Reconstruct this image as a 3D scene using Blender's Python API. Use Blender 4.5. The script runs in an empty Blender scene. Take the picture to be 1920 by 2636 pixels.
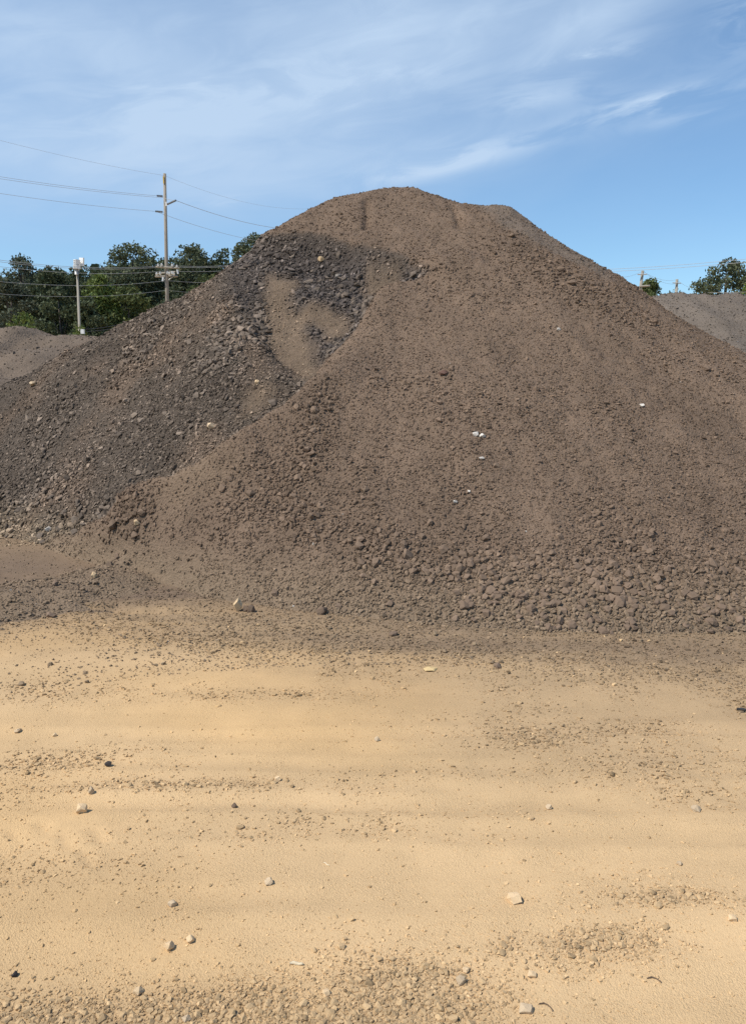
import bpy, bmesh, math
import numpy as np
from math import radians, sin, cos, tan, pi
from mathutils import Vector, Matrix, Euler

# ------------------------------------------------------------------ camera
scene = bpy.context.scene
COL = scene.collection
CAM_H, PITCH, FPX, CU, CV = 1.6, radians(8.9), 2030.0, 960.0, 1318.0
cam_data = bpy.data.cameras.new("camera")
cam = bpy.data.objects.new("camera", cam_data)
COL.objects.link(cam)
cam.location = (0, 0, CAM_H)
cam.rotation_euler = (pi / 2 - PITCH, 0, 0)
cam_data.sensor_fit = 'VERTICAL'
cam_data.sensor_height = 24.0
cam_data.lens = 24.0 * FPX / 2636.0
cam_data.clip_start, cam_data.clip_end = 0.05, 3000
scene.camera = cam

# ------------------------------------------------------------------ light
SUN_EL, SUN_AZ = radians(54), radians(203)     # azimuth measured from +X, counter-clockwise
SUN_DIR = Vector((cos(SUN_EL) * cos(SUN_AZ), cos(SUN_EL) * sin(SUN_AZ), sin(SUN_EL)))
sun_data = bpy.data.lights.new("sun", 'SUN')
sun_data.energy = 4.0
sun_data.angle = radians(0.53)
sun_data.color = (1.0, 0.94, 0.84)
sun = bpy.data.objects.new("sun", sun_data)
COL.objects.link(sun)
sun.rotation_euler = SUN_DIR.to_track_quat('Z', 'Y').to_euler()
sun.location = (-20, -10, 30)
scene.view_settings.view_transform = 'Standard'
scene.view_settings.look = 'None'
scene.view_settings.exposure = 0.25
scene.view_settings.gamma = 1.0
scene.view_settings.use_curve_mapping = False
scene.cycles.use_denoising = False
scene.cycles.max_bounces = 5
scene.cycles.diffuse_bounces = 3
scene.cycles.transparent_max_bounces = 8


# ------------------------------------------------------------------ node helpers
class NT:
    def __init__(self, tree):
        self.t = tree
        tree.nodes.clear()

    def n(self, kind, **kw):
        nd = self.t.nodes.new(kind)
        for k, v in kw.items():
            setattr(nd, k, v)
        return nd

    def l(self, a, b):
        self.t.links.new(a, b)

    def val(self, sock, v):
        if isinstance(v, bpy.types.NodeSocket):
            self.l(v, sock)
        else:
            sock.default_value = v

    def math(self, op, a, b=0.0, c=0.0, clamp=False):
        m = self.n('ShaderNodeMath', operation=op, use_clamp=clamp)
        self.val(m.inputs[0], a)
        self.val(m.inputs[1], b)
        if op in ('MULTIPLY_ADD', 'COMPARE', 'SMOOTH_MAX', 'SMOOTH_MIN'):
            self.val(m.inputs[2], c)
        return m.outputs[0]

    def vmath(self, op, a, b=(0, 0, 0)):
        m = self.n('ShaderNodeVectorMath', operation=op)
        self.val(m.inputs[0], a)
        if op == 'SCALE':
            self.val(m.inputs[3], b)
        elif op not in ('LENGTH', 'NORMALIZE'):
            self.val(m.inputs[1], b)
        return m.outputs['Value'] if op in ('DOT_PRODUCT', 'LENGTH', 'DISTANCE') else m.outputs['Vector']

    def maprange(self, v, a, b, c=0.0, d=1.0, smooth=True):
        m = self.n('ShaderNodeMapRange')
        m.interpolation_type = 'SMOOTHSTEP' if smooth else 'LINEAR'
        self.val(m.inputs[0], v)
        for i, q in enumerate((a, b, c, d)):
            self.val(m.inputs[1 + i], q)
        return m.outputs[0]

    def mix(self, f, a, b, mode='MIX'):
        m = self.n('ShaderNodeMix', data_type='RGBA', blend_type=mode)
        self.val(m.inputs[0], f)
        for s, v in ((m.inputs[6], a), (m.inputs[7], b)):
            if isinstance(v, bpy.types.NodeSocket):
                self.l(v, s)
            else:
                s.default_value = (v[0], v[1], v[2], 1)
        return m.outputs[2]

    def noise(self, vec, scale, detail=4, rough=0.55, dist=0.0):
        m = self.n('ShaderNodeTexNoise')
        if vec is not None:
            self.l(vec, m.inputs['Vector'])
        m.inputs['Scale'].default_value = scale
        m.inputs['Detail'].default_value = detail
        m.inputs['Roughness'].default_value = rough
        m.inputs['Distortion'].default_value = dist
        return m.outputs[0]


# ------------------------------------------------------------------ sky
def pix_dir(u, v):
    a, b = (u - CU) / FPX, (CV - v) / FPX
    return Vector((a, cos(PITCH) + b * sin(PITCH), -sin(PITCH) + b * cos(PITCH)))


world = bpy.data.worlds.new("World")
scene.world = world
world.use_nodes = True
w = NT(world.node_tree)
sky = w.n('ShaderNodeTexSky')
sky.sky_type = 'NISHITA'
sky.sun_disc = False
sky.sun_elevation = SUN_EL
sky.sun_rotation = pi / 2 - SUN_AZ
sky.altitude = 0
sky.air_density = 1.0
sky.dust_density = 0.25
sky.ozone_density = 3.0
tc = w.n('ShaderNodeTexCoord')
D = w.vmath('NORMALIZE', tc.outputs['Generated'])


def streaks(tilt, stretch):
    """Sky direction turned so that streaks rise to the right, and squeezed across them."""
    c, sn = cos(radians(tilt)), sin(radians(tilt))
    cb = w.n('ShaderNodeCombineXYZ')
    w.l(w.vmath('DOT_PRODUCT', D, (c, 0, sn)), cb.inputs[0])
    w.l(w.vmath('DOT_PRODUCT', D, (0, 1, 0)), cb.inputs[1])
    w.l(w.math('MULTIPLY', w.vmath('DOT_PRODUCT', D, (-sn, 0, c)), stretch), cb.inputs[2])
    return cb.outputs[0]


n_big = w.noise(streaks(13, 2.6), 3.2, 4, 0.5, 0.3)
n_fine = w.noise(streaks(10, 3.6), 9.0, 7, 0.58, 0.7)


def blob(u, v, ru, rv, ang, k):
    d0 = pix_dir(u, v).normalized()
    ex = Vector((d0.y, -d0.x, 0)).normalized()
    ey = d0.cross(ex) * -1
    if ey.z < 0:
        ey = -ey
    c, s = cos(radians(ang)), sin(radians(ang))
    e1, e2 = (ex * c + ey * s) / (ru / FPX), (ey * c - ex * s) / (rv / FPX)
    p = w.vmath('SUBTRACT', D, tuple(d0))
    q1, q2 = w.vmath('DOT_PRODUCT', p, tuple(e1)), w.vmath('DOT_PRODUCT', p, tuple(e2))
    r2 = w.math('ADD', w.math('MULTIPLY', q1, q1), w.math('MULTIPLY', q2, q2))
    return w.math('MULTIPLY', w.math('EXPONENT', w.math('MULTIPLY', r2, -1.0)), k)


def add_all(lst):
    o = lst[0]
    for q in lst[1:]:
        o = w.math('ADD', o, q)
    return o


veil = add_all([blob(200, 150, 1000, 330, 6, 0.78), blob(1120, 90, 440, 140, 16, 0.62),
                blob(1560, 30, 200, 60, 22, 0.45), blob(1000, 400, 420, 60, 8, 0.28), blob(200, 420, 500, 120, 0, 0.25)])
veil = w.math('MULTIPLY', veil, w.maprange(n_big, 0.25, 0.7, 0.66, 1.12))
veil = w.math('MULTIPLY', veil, w.maprange(n_fine, 0.30, 0.70, 0.84, 1.08))
wisp = add_all([blob(1690, 262, 140, 20, 5, 1.25), blob(1140, 430, 170, 20, 10, 0.9), blob(1290, 370, 160, 22, 8, 0.45),
                blob(1370, 255, 120, 22, 5, 0.6), blob(1780, 300, 120, 12, 5, 0.55), blob(1510, 150, 110, 24, 12, 0.6),
                blob(1910, 50, 50, 60, 50, 0.7), blob(1780, 200, 160, 50, 12, 0.15), blob(590, 245, 500, 40, 8, 0.35), blob(590, 520, 60, 12, 8, .4)])
wisp = w.math('MULTIPLY', wisp, w.maprange(n_fine, 0.4, 0.64))
far_cl = w.math('MULTIPLY', w.maprange(n_big, 0.55, 0.8), 0.12)
cov = w.math('ADD', w.math('ADD', w.math('MULTIPLY', veil, 0.92), w.math('MULTIPLY', wisp, 0.62)), w.math('MULTIPLY', far_cl, 0.35))
cov = w.math('MINIMUM', cov, 0.9)
tint = w.mix(1.0, sky.outputs[0], (0.78, 0.95, 1.02), 'MULTIPLY')
skycol = w.mix(cov, tint, (3.7, 4.75, 6.1))
bg = w.n('ShaderNodeBackground')
w.l(skycol, bg.inputs[0])
bg.inputs[1].default_value = 0.125
wo = w.n('ShaderNodeOutputWorld')
w.l(bg.outputs[0], wo.inputs[0])


# ------------------------------------------------------------------ numpy helpers
def hash2(ix, iy, seed):
    h = (ix.astype(np.int64) * 374761393 + iy.astype(np.int64) * 668265263 + seed * 2147483647) & 0xFFFFFFFF
    h = ((h ^ (h >> 13)) * 1274126177) & 0xFFFFFFFF
    h = ((h ^ (h >> 16)) * 2246822519) & 0xFFFFFFFF
    return (h ^ (h >> 15)) & 0xFFFFFFFF


def perlin(x, y, seed=0):
    ix, iy = np.floor(x), np.floor(y)
    fx, fy = x - ix, y - iy
    ux, uy = fx ** 3 * (fx * (fx * 6 - 15) + 10), fy ** 3 * (fy * (fy * 6 - 15) + 10)

    def g(dx, dy):
        a = hash2(ix + dx, iy + dy, seed) / 4294967296.0 * 2 * pi
        return np.cos(a) * (fx - dx) + np.sin(a) * (fy - dy)
    a, b, c, d = g(0, 0), g(1, 0), g(0, 1), g(1, 1)
    return (a + (b - a) * ux) * (1 - uy) + (c + (d - c) * ux) * uy


def fbm(x, y, scale, octv=4, seed=0, gain=0.5):
    o, amp, tot = 0, 1.0, 0
    for k in range(octv):
        f = scale * 2 ** k
        o = o + amp * perlin(x * f + 17.3 * k, y * f - 9.1 * k, seed + k)
        tot += amp
        amp *= gain
    return o / tot * 1.5


def sstep(a, b, x):
    t = np.clip((x - a) / (b - a), 0, 1)
    return t * t * (3 - 2 * t)


def at(u, v, Y):
    """World point on the sight line of photo position (u, v) at forward distance Y."""
    d = pix_dir(u, v)
    t = Y / d.y
    return Vector((d.x * t, Y, CAM_H + d.z * t))


def gnd(u, v):
    d = pix_dir(u, v)
    t = -CAM_H / d.z
    return Vector((d.x * t, d.y * t, 0))


def project(x, y, z):
    dz = z - CAM_H
    f = y * cos(PITCH) - dz * sin(PITCH)
    up = y * sin(PITCH) + dz * cos(PITCH)
    return CU + FPX * x / f, CV - FPX * up / f


def poly_dist(x, y, pts, closed=False):
    """Distance to a polyline and (for closed ones) whether inside."""
    pts = [tuple(p)[:2] for p in pts]
    n = len(pts)
    best = np.full(np.shape(x), 1e9)
    inside = np.zeros(np.shape(x), bool)
    for i in range(n if closed else n - 1):
        ax, ay = pts[i]
        bx, by = pts[(i + 1) % n]
        dx, dy = bx - ax, by - ay
        t = np.clip(((x - ax) * dx + (y - ay) * dy) / (dx * dx + dy * dy + 1e-12), 0, 1)
        best = np.minimum(best, np.hypot(x - ax - t * dx, y - ay - t * dy))
        if closed and abs(by - ay) > 1e-9:
            c = ((ay > y) != (by > y)) & (x < (bx - ax) * (y - ay) / (by - ay) + ax)
            inside ^= c
    return best, inside


def sdist(x, y, pts):
    d, ins = poly_dist(x, y, pts, True)
    return np.where(ins, d, -d)


# ------------------------------------------------------------------ height of the big stockpile
COLUMNS = [  # column, toe row, crest row, rise per metre
    (-600, 1340, 1240, .5), (-300, 1370, 1120, .55), (0, 1392, 985, .65), (150, 1430, 908, .65), (300, 1468, 832, .65),
    (430, 1505, 768, .66), (560, 1548, 706, .68), (640, 1562, 640, .68), (700, 1570, 590, .68), (770, 1580, 545, .68),
    (850, 1592, 505, .68), (920, 1600, 487, .68), (1000, 1610, 481, .67), (1080, 1618, 482, .665), (1150, 1625, 500, .66), (1230, 1630, 520, .655),
    (1310, 1635, 534, .65), (1400, 1640, 590, .63), (1500, 1642, 645, .61), (1640, 1645, 732, .57),
    (1780, 1645, 830, .53), (1920, 1645, 902, .5), (2200, 1650, 1080, .45), (2600, 1660, 1340, .4)]
ctrl = []
for (u, vt, vc, s) in COLUMNS:
    g0 = gnd(u, vt - 14)
    hd = Vector((g0.x, g0.y, 0)).normalized()
    # march forward until the slope line meets the crest's sight line
    best = None
    for i in range(2000):
        Y = g0.y + 0.005 * i
        p = at(u, vc + 10, Y)
        if (p.y - g0.y) * s >= p.z:
            best = p
            break
    c = best
    ctrl.append((g0.x - hd.x * 1.3, g0.y - hd.y * 1.3, -0.75))
    ctrl.append(tuple(g0))
    for t, e in ((.3, -.03), (.6, .0), (.85, .10)):
        p = g0.lerp(c, t)
        ctrl.append((p.x, p.y, p.z + e * c.z / 4))
    slope_ray = (c.z - CAM_H) / c.y
    ctrl.append((c.x, c.y, c.z))
    ctrl.append((c.x + .6 * hd.x, c.y + .6 * hd.y, c.z + (slope_ray - .14) * .6))
    ctrl.append((c.x + 2.2 * hd.x, c.y + 2.2 * hd.y, c.z - .5))
    ctrl.append((c.x + 6 * hd.x, c.y + 6 * hd.y, c.z * .25 - .6))
CT = np.array(ctrl)


def tps_fit(P, lam=2e-4):
    n = len(P)
    d2 = (P[:, None, 0] - P[None, :, 0]) ** 2 + (P[:, None, 1] - P[None, :, 1]) ** 2
    K = 0.5 * d2 * np.log(d2 + 1e-12) + lam * np.eye(n)
    A = np.zeros((n + 3, n + 3))
    A[:n, :n] = K
    A[:n, n] = 1
    A[:n, n + 1:] = P[:, :2]
    A[n, :n] = 1
    A[n + 1:, :n] = P[:, :2].T
    return np.linalg.solve(A, np.concatenate([P[:, 2], np.zeros(3)]))


TW = tps_fit(CT)


def base_h(x, y):
    x, y = np.asarray(x, float), np.asarray(y, float)
    o = TW[-3] + TW[-2] * x + TW[-1] * y
    for (cx, cy, _), wt in zip(ctrl, TW):
        d2 = (x - cx) ** 2 + (y - cy) ** 2
        o = o + wt * 0.5 * d2 * np.log(d2 + 1e-12)
    return o


def on_surface(u, v, hf, y0=1.0, y1=14.0, step=0.02):
    d = pix_dir(u, v)
    ys = np.arange(y0, y1, step)
    xs = d.x / d.y * ys
    zs = CAM_H + d.z / d.y * ys
    hit = np.nonzero(hf(xs, ys) >= zs)[0]
    i = hit[0] if len(hit) else len(ys) - 1
    return Vector((xs[i], ys[i], zs[i]))


def survey(pl):
    return [on_surface(u, v, lambda x, y: np.maximum(base_h(x, y), 0)) for u, v in pl]


# outlines on the pile, in metres on the ground plan
EDGE = survey([(1122, 712), (1023, 728), (968, 742), (962, 757), (960, 802), (942, 838), (922, 866), (886, 908), (850, 932), (806, 982), (766, 1050), (660, 1150), (570, 1212), (490, 1268),
               (405, 1298), (305, 1340), (205, 1378), (110, 1402), (0, 1410), (-300, 1412)])
TOP_LIP = survey([(520, 735), (600, 662), (690, 618), (800, 612), (900, 630), (1010, 662), (1122, 702)])
far_left = [Vector((-9, 9, 0)), Vector((-9, 16, 0)), Vector((-3.2, 16, 0))]
DARK = EDGE + far_left + TOP_LIP[:-1]                       # everything dark and broken, plan outline
BOWL = TOP_LIP + survey([(985, 765), (945, 830), (880, 900), (780, 960), (690, 950), (610, 850), (575, 760)])
TAN1 = survey([(690, 690), (760, 690), (770, 705), (755, 745), (760, 768), (803, 748), (846, 752), (875, 768), (890, 780), (898, 800), (880, 820), (850, 830), (825, 812), (785, 796), (780, 808), (826, 852), (824, 885), (832, 912), (795, 946), (720, 925), (705, 875), (685, 830), (680, 790), (690, 740)])
TAN2 = survey([(640, 1010), (690, 985), (720, 1000), (690, 1040), (620, 1075)])
SHELF = survey([(950, 668), (1022, 696), (1026, 706), (1000, 712), (962, 722), (948, 704)])
TANEDGE = survey([(775, 1050), (680, 1140), (600, 1205), (520, 1262), (430, 1320)])
SHOULDER = survey([(1000, 760), (960, 830), (900, 930), (840, 1030), (740, 1130), (620, 1230), (500, 1310), (380, 1390)])
SMOOTH = survey([(440, 1350), (530, 1290), (610, 1290), (570, 1360), (490, 1400), (410, 1410)])
BERM = [gnd(u, v) for u, v in ((400, 1470), (250, 1500), (120, 1530), (0, 1560), (-300, 1590))]
CLUMP = [on_surface(u, v, lambda x, y: np.maximum(base_h(x, y), 0)) for u, v in ((335, 1405), (315, 1440), (350, 1465))]
CRACK = survey([(942, 512), (944, 545), (943, 590)])
CRACK2 = survey([(1165, 530), (1178, 555), (1182, 585)])
HUMP = survey([(1150, 690), (1195, 680)])


def pile_fields(x, y):
    """Height plus material weights of the stockpile at plan positions."""
    h = base_h(x, y)
    wx = x + 0.07 * fbm(x, y, 2.2, 4, 11)
    wy = y + 0.07 * fbm(x, y, 2.2, 4, 23)
    dk = sdist(wx, wy, DARK)
    bowl = sdist(wx, wy, BOWL)
    dl, _ = poly_dist(x, y, TOP_LIP)
    # newer brown soil lies as a layer over the dark heap
    front = sstep(-0.02, 0.30, -dk) * sstep(11.4, 10.0, y)
    edge_d, _ = poly_dist(wx, wy, EDGE)
    h = h + (0.24 * np.exp(-(edge_d / 1.3) ** 2) + .10 * np.exp(-((edge_d - .3) / .3) ** 2)) * front * sstep(0, .3, h + .3) * (1 - .95 * sstep(7.5, 8.3, y))
    h = h - 0.17 * np.exp(-(edge_d / 0.30) ** 2) * sstep(-.03, .08, dk) * sstep(0, .3, h) * (1 - .6 * sstep(7.9, 8.7, y))
    h = h - 0.20 * sstep(0.0, 0.30, bowl) * (1 - 0.5 * sstep(0.3, 1.2, bowl)) * sstep(-2.2, -0.5, x)
    h = h + 0.07 * np.exp(-(dl / 0.16) ** 2)
    sd, _ = poly_dist(x, y, SHOULDER)
    h = h + .10 * np.exp(-(sd / .30) ** 2) * (dk < .05)
    bd, _ = poly_dist(wx, wy, BERM)
    berm = (0.13 + .06 * fbm(x, y, 2.5, 3, 13)) * np.exp(-(bd / 0.55) ** 2) * sstep(0.35, -0.4, x + 0.9)
    h = np.maximum(np.maximum(h, -0.12), 1.15 * berm - .065) + .25 * berm * sstep(0, .2, h)
    cd, _ = poly_dist(x, y, CLUMP)
    h = h + 0.12 * np.exp(-(cd / 0.17) ** 2)
    for C, a, wd in ((CRACK, .07, .05), (CRACK2, .06, .05)):
        d, _ = poly_dist(wx * .5 + x * .5, wy * .5 + y * .5, C)
        h = h - a * np.exp(-(d / wd) ** 2)
    hd, _ = poly_dist(x, y, HUMP)
    h = h + 0.09 * np.exp(-(hd / 0.2) ** 2)
    up = sstep(0.0, 0.5, h)
    h = h + up * (0.07 * fbm(x, y, 0.8, 3, 5) + 0.035 * fbm(x, y, 3.0, 3, 7) + 0.022 * fbm(x, y, 9.0, 3, 9))
    # ravelled lumpy bands on the brown face
    lum = sstep(0.05, 0.5, fbm(x * .8 + y * .3, y, 0.9, 3, 31))
    h = h + up * lum * 0.035 * np.abs(fbm(x, y, 5.0, 2, 41))
    n = fbm(x, y, 2.2, 4, 51)
    wdark = sstep(-0.03, 0.06, dk + 0.05 * n)
    t1 = np.maximum(sdist(wx, wy, TAN1), np.maximum(sdist(wx, wy, TAN2), sdist(wx, wy, SHELF)))
    wtan = sstep(-0.13, 0.12, t1 + 0.10 * n)
    te, _ = poly_dist(wx, wy, TANEDGE)
    wtan = np.maximum(wtan, 0.75 * np.exp(-(te / 0.16) ** 2))
    wsm = sstep(-0.15, 0.15, sdist(wx, wy, SMOOTH) + 0.1 * n)
    wcl = np.exp(-(cd / 0.2) ** 2)
    # big lumps have rolled down to the lower right face and along a streak at the middle
    u, v = project(x, y, np.maximum(h, 0))
    return h, wdark, wtan, wsm, wcl


# grey crushed stone along the right shoulder; lumpy zones (plan outlines)
GREY = survey([(1200, 530), (1300, 552), (1340, 570), (1400, 610), (1500, 666), (1600, 726), (1560, 722), (1450, 664), (1380, 626), (1290, 582)])
GREY = [p + Vector((0, .5, 0)) for p in GREY[:6]] + [p + Vector((0, .02, 0)) for p in GREY[6:]]
ROLLED = survey([(800, 1340), (960, 1380), (1150, 1400), (1500, 1430), (1920, 1440), (2100, 1500), (2100, 1640), (1500, 1640), (1150, 1590), (960, 1480), (820, 1420)])
STREAK = survey([(570, 1330), (710, 1240), (840, 1090), (880, 1090), (810, 1230), (770, 1380), (900, 1450), (710, 1350), (610, 1360)])
RIGHTLUMP = survey([(1240, 620), (1330, 600), (1480, 690), (1640, 800), (1700, 860), (1560, 840), (1400, 740)])


def lump_size(x, y):
    n = fbm(x, y, 1.4, 3, 61)
    r = sstep(-0.25, 0.25, sdist(x, y, ROLLED) + .25 * n)
    s = sstep(-0.15, 0.1, sdist(x, y, STREAK) + .12 * n)
    q = sstep(-0.2, 0.2, sdist(x, y, RIGHTLUMP) + .2 * n)
    return r, np.maximum(s, q * .8)


# ------------------------------------------------------------------ materials
def earth_material(name, grain=70.0, bump=0.6, relief=0.012, contrast=0.35, rough=0.95, patchy=False):
    m = bpy.data.materials.new(name)
    m.use_nodes = True
    t = NT(m.node_tree)
    geo = t.n('ShaderNodeNewGeometry')
    P = geo.outputs['Position']
    a = t.n('ShaderNodeAttribute', attribute_name='tint')
    n1 = t.noise(P, 2.3, 5, 0.6)
    n2 = t.noise(P, grain * .55, 3, 0.65)
    f = t.math('ADD', t.math('MULTIPLY', t.math('SUBTRACT', n1, .5), contrast * 1.1), t.math('MULTIPLY', t.math('SUBTRACT', n2, .5), contrast * 2.0))
    f = t.math('ADD', f, 1.0)
    col = t.vmath('SCALE', a.outputs['Color'], f)
    vor = t.n('ShaderNodeTexVoronoi')
    t.l(P, vor.inputs['Vector'])
    vor.inputs['Scale'].default_value = grain
    hgt = t.math('ADD', t.math('MULTIPLY', vor.outputs['Distance'], -0.8), t.math('MULTIPLY', n2, 1.2))
    b = t.n('ShaderNodeBump')
    b.inputs['Strength'].default_value = bump
    b.inputs['Distance'].default_value = relief
    if patchy:
        hgt = t.math('MULTIPLY', hgt, t.maprange(t.noise(P, 4.0, 4, .6), .38, .62, .5, 1.05))
    t.l(hgt, b.inputs['Height'])
    p = t.n('ShaderNodeBsdfPrincipled')
    t.l(col, p.inputs['Base Color'])
    p.inputs['Roughness'].default_value = rough
    p.inputs['Specular IOR Level'].default_value = 0.15
    t.l(b.outputs[0], p.inputs['Normal'])
    o = t.n('ShaderNodeOutputMaterial')
    t.l(p.outputs[0], o.inputs[0])
    return m


def stone_material(name, col, var=0.3, scale=40, rough=0.9, speck=None):
    m = bpy.data.materials.new(name)
    m.use_nodes = True
    t = NT(m.node_tree)
    tcn = t.n('ShaderNodeTexCoord')
    oi = t.n('ShaderNodeObjectInfo')
    P = t.vmath('ADD', tcn.outputs['Generated'], t.vmath('SCALE', (7.1, 3.3, 5.7), oi.outputs['Random']))
    n1 = t.noise(P, 3.0, 5, 0.65)
    f = t.math('ADD', t.math('MULTIPLY', t.math('SUBTRACT', n1, .5), var * 2.4), 1.0)
    f = t.math('MULTIPLY', f, t.maprange(oi.outputs['Random'], 0, 1, 1 - var, 1 + var, False))
    c = t.n('ShaderNodeRGB')
    c.outputs[0].default_value = (*col, 1)
    colr = t.vmath('SCALE', c.outputs[0], f)
    if speck:
        n3 = t.noise(P, 9.0, 4, .7)
        colr = t.mix(t.maprange(n3, .55, .68), colr, speck)
    b = t.n('ShaderNodeBump')
    b.inputs['Strength'].default_value = 0.5
    b.inputs['Distance'].default_value = 0.004
    t.l(t.noise(P, 6.0, 6, 0.7), b.inputs['Height'])
    p = t.n('ShaderNodeBsdfPrincipled')
    t.l(colr, p.inputs['Base Color'])
    p.inputs['Roughness'].default_value = rough
    p.inputs['Specular IOR Level'].default_value = 0.2
    t.l(b.outputs[0], p.inputs['Normal'])
    o = t.n('ShaderNodeOutputMaterial')
    t.l(p.outputs[0], o.inputs[0])
    return m


def plain_material(name, col, rough=0.6, metal=0.0, var=0.15, scale=8.0, stretch=(1, 1, 1)):
    m = bpy.data.materials.new(name)
    m.use_nodes = True
    t = NT(m.node_tree)
    tcn = t.n('ShaderNodeTexCoord')
    mpn = t.n('ShaderNodeMapping')
    t.l(tcn.outputs['Object'], mpn.inputs[0])
    mpn.inputs['Scale'].default_value = stretch
    n1 = t.noise(mpn.outputs[0], scale, 5, .6)
    f = t.math('ADD', t.math('MULTIPLY', t.math('SUBTRACT', n1, .5), var * 3), 1.0)
    c = t.n('ShaderNodeRGB')
    c.outputs[0].default_value = (*col, 1)
    p = t.n('ShaderNodeBsdfPrincipled')
    t.l(t.vmath('SCALE', c.outputs[0], f), p.inputs['Base Color'])
    p.inputs['Roughness'].default_value = rough
    p.inputs['Metallic'].default_value = metal
    o = t.n('ShaderNodeOutputMaterial')
    t.l(p.outputs[0], o.inputs[0])
    return m


def leaf_material(name, col):
    m = bpy.data.materials.new(name)
    m.use_nodes = True
    t = NT(m.node_tree)
    a = t.n('ShaderNodeAttribute', attribute_name='tint')
    c = t.n('ShaderNodeRGB')
    c.outputs[0].default_value = (*col, 1)
    k = t.mix(1.0, c.outputs[0], a.outputs['Color'], 'MULTIPLY')
    p = t.n('ShaderNodeBsdfPrincipled')
    t.l(k, p.inputs['Base Color'])
    p.inputs['Roughness'].default_value = 0.55
    p.inputs['Specular IOR Level'].default_value = 0.12
    tr = t.n('ShaderNodeBsdfTranslucent')
    t.l(k, tr.inputs[0])
    mx = t.n('ShaderNodeMixShader')
    mx.inputs[0].default_value = 0.22
    t.l(p.outputs[0], mx.inputs[1])
    t.l(tr.outputs[0], mx.inputs[2])
    o = t.n('ShaderNodeOutputMaterial')
    t.l(mx.outputs[0], o.inputs[0])
    return m


BROWN = np.array((0.170, 0.118, 0.081))
DARKC = np.array((0.102, 0.079, 0.060))
CAPC = np.array((0.086, 0.070, 0.060))
TANC = np.array((0.200, 0.142, 0.094))
GREYC = np.array((0.172, 0.130, 0.097))
SAND = np.array((0.555, 0.380, 0.203))
SOILG = np.array((0.25, 0.185, 0.118))

M_SOIL = earth_material('brown_soil', 55, .7, .016, .35)
M_ASPH = earth_material('broken_asphalt', 45, .7, .018, .5)
M_GROUND = earth_material('dusty_ground', 210, .75, .0034, .20, patchy=True)
M_CLOD = earth_material('soil_clods', 120, .5, .005, .3)
M_PEB = earth_material('gravel', 200, .35, .003, .2)
M_FARPILE = earth_material('grey_fines', 30, .7, .02, .3)


# ------------------------------------------------------------------ mesh helpers
def mesh_np(name, V, F, smooth=True, tint=None):
    V, F = np.asarray(V, np.float32), np.asarray(F, np.int32)
    k = F.shape[1]
    me = bpy.data.meshes.new(name)
    me.vertices.add(len(V))
    me.vertices.foreach_set('co', V.ravel())
    me.loops.add(F.size)
    me.loops.foreach_set('vertex_index', F.ravel())
    me.polygons.add(len(F))
    me.polygons.foreach_set('loop_start', np.arange(0, F.size, k, dtype=np.int32))
    me.polygons.foreach_set('loop_total', np.full(len(F), k, np.int32))
    me.polygons.foreach_set('use_smooth', np.full(len(F), smooth, bool))
    if tint is not None:
        at_ = me.attributes.new('tint', 'FLOAT_COLOR', 'POINT')
        c = np.ones((len(V), 4), np.float32)
        c[:, :3] = tint
        at_.data.foreach_set('color', c.ravel())
    me.update(calc_edges=True)
    return me


def link(name, me, mat=None, parent=None, **props):
    o = bpy.data.objects.new(name, me)
    COL.objects.link(o)
    if mat is not None and me is not None and not me.materials:
        me.materials.append(mat)
    if parent is not None:
        o.parent = parent
    for k, v in props.items():
        o[k] = v
    return o


def empty(name, loc, **props):
    o = bpy.data.objects.new(name, None)
    o.empty_display_size = 0.2
    COL.objects.link(o)
    o.location = loc
    for k, v in props.items():
        o[k] = v
    return o


class MB:
    """Collects tubes and boxes into one mesh."""
    def __init__(self):
        self.v, self.f = [], []

    def tube(self, pts, radii, n=8, cap=True):
        pts = [Vector(p) for p in pts]
        if not hasattr(radii, '__len__'):
            radii = [radii] * len(pts)
        s0 = len(self.v)
        for i, p in enumerate(pts):
            d = (pts[min(i + 1, len(pts) - 1)] - pts[max(i - 1, 0)]).normalized()
            a = d.cross(Vector((0, 0, 1)) if abs(d.z) < .9 else Vector((1, 0, 0))).normalized()
            b = d.cross(a)
            for k in range(n):
                t = 2 * pi * k / n
                self.v.append(p + (a * cos(t) + b * sin(t)) * radii[i])
        for i in range(len(pts) - 1):
            for k in range(n):
                q = s0 + i * n
                self.f.append((q + k, q + (k + 1) % n, q + n + (k + 1) % n, q + n + k))
        if cap:
            for base in (s0, s0 + (len(pts) - 1) * n):
                c = len(self.v)
                self.v.append(sum((self.v[base + k] for k in range(n)), Vector()) / n)
                for k in range(n):
                    self.f.append((base + k, base + (k + 1) % n, c))
        return self

    def box(self, c, size, rot=None):
        c = Vector(c)
        R = rot.to_matrix() if rot else Matrix.Identity(3)
        s0 = len(self.v)
        for x in (-.5, .5):
            for y in (-.5, .5):
                for z in (-.5, .5):
                    self.v.append(c + R @ Vector((x * size[0], y * size[1], z * size[2])))
        for q in ((0, 1, 3, 2), (4, 6, 7, 5), (0, 4, 5, 1), (2, 3, 7, 6), (0, 2, 6, 4), (1, 5, 7, 3)):
            self.f.append(tuple(s0 + i for i in q))
        return self

    def build(self, name, mat, parent=None, origin=(0, 0, 0), smooth=False, **props):
        me = bpy.data.meshes.new(name)
        o = Vector(origin)
        me.from_pydata([tuple(p - o) for p in self.v], [], self.f)
        me.update()
        if smooth:
            me.polygons.foreach_set('use_smooth', np.ones(len(me.polygons), bool))
        ob = link(name, me, mat, parent, **props)
        return ob


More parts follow.
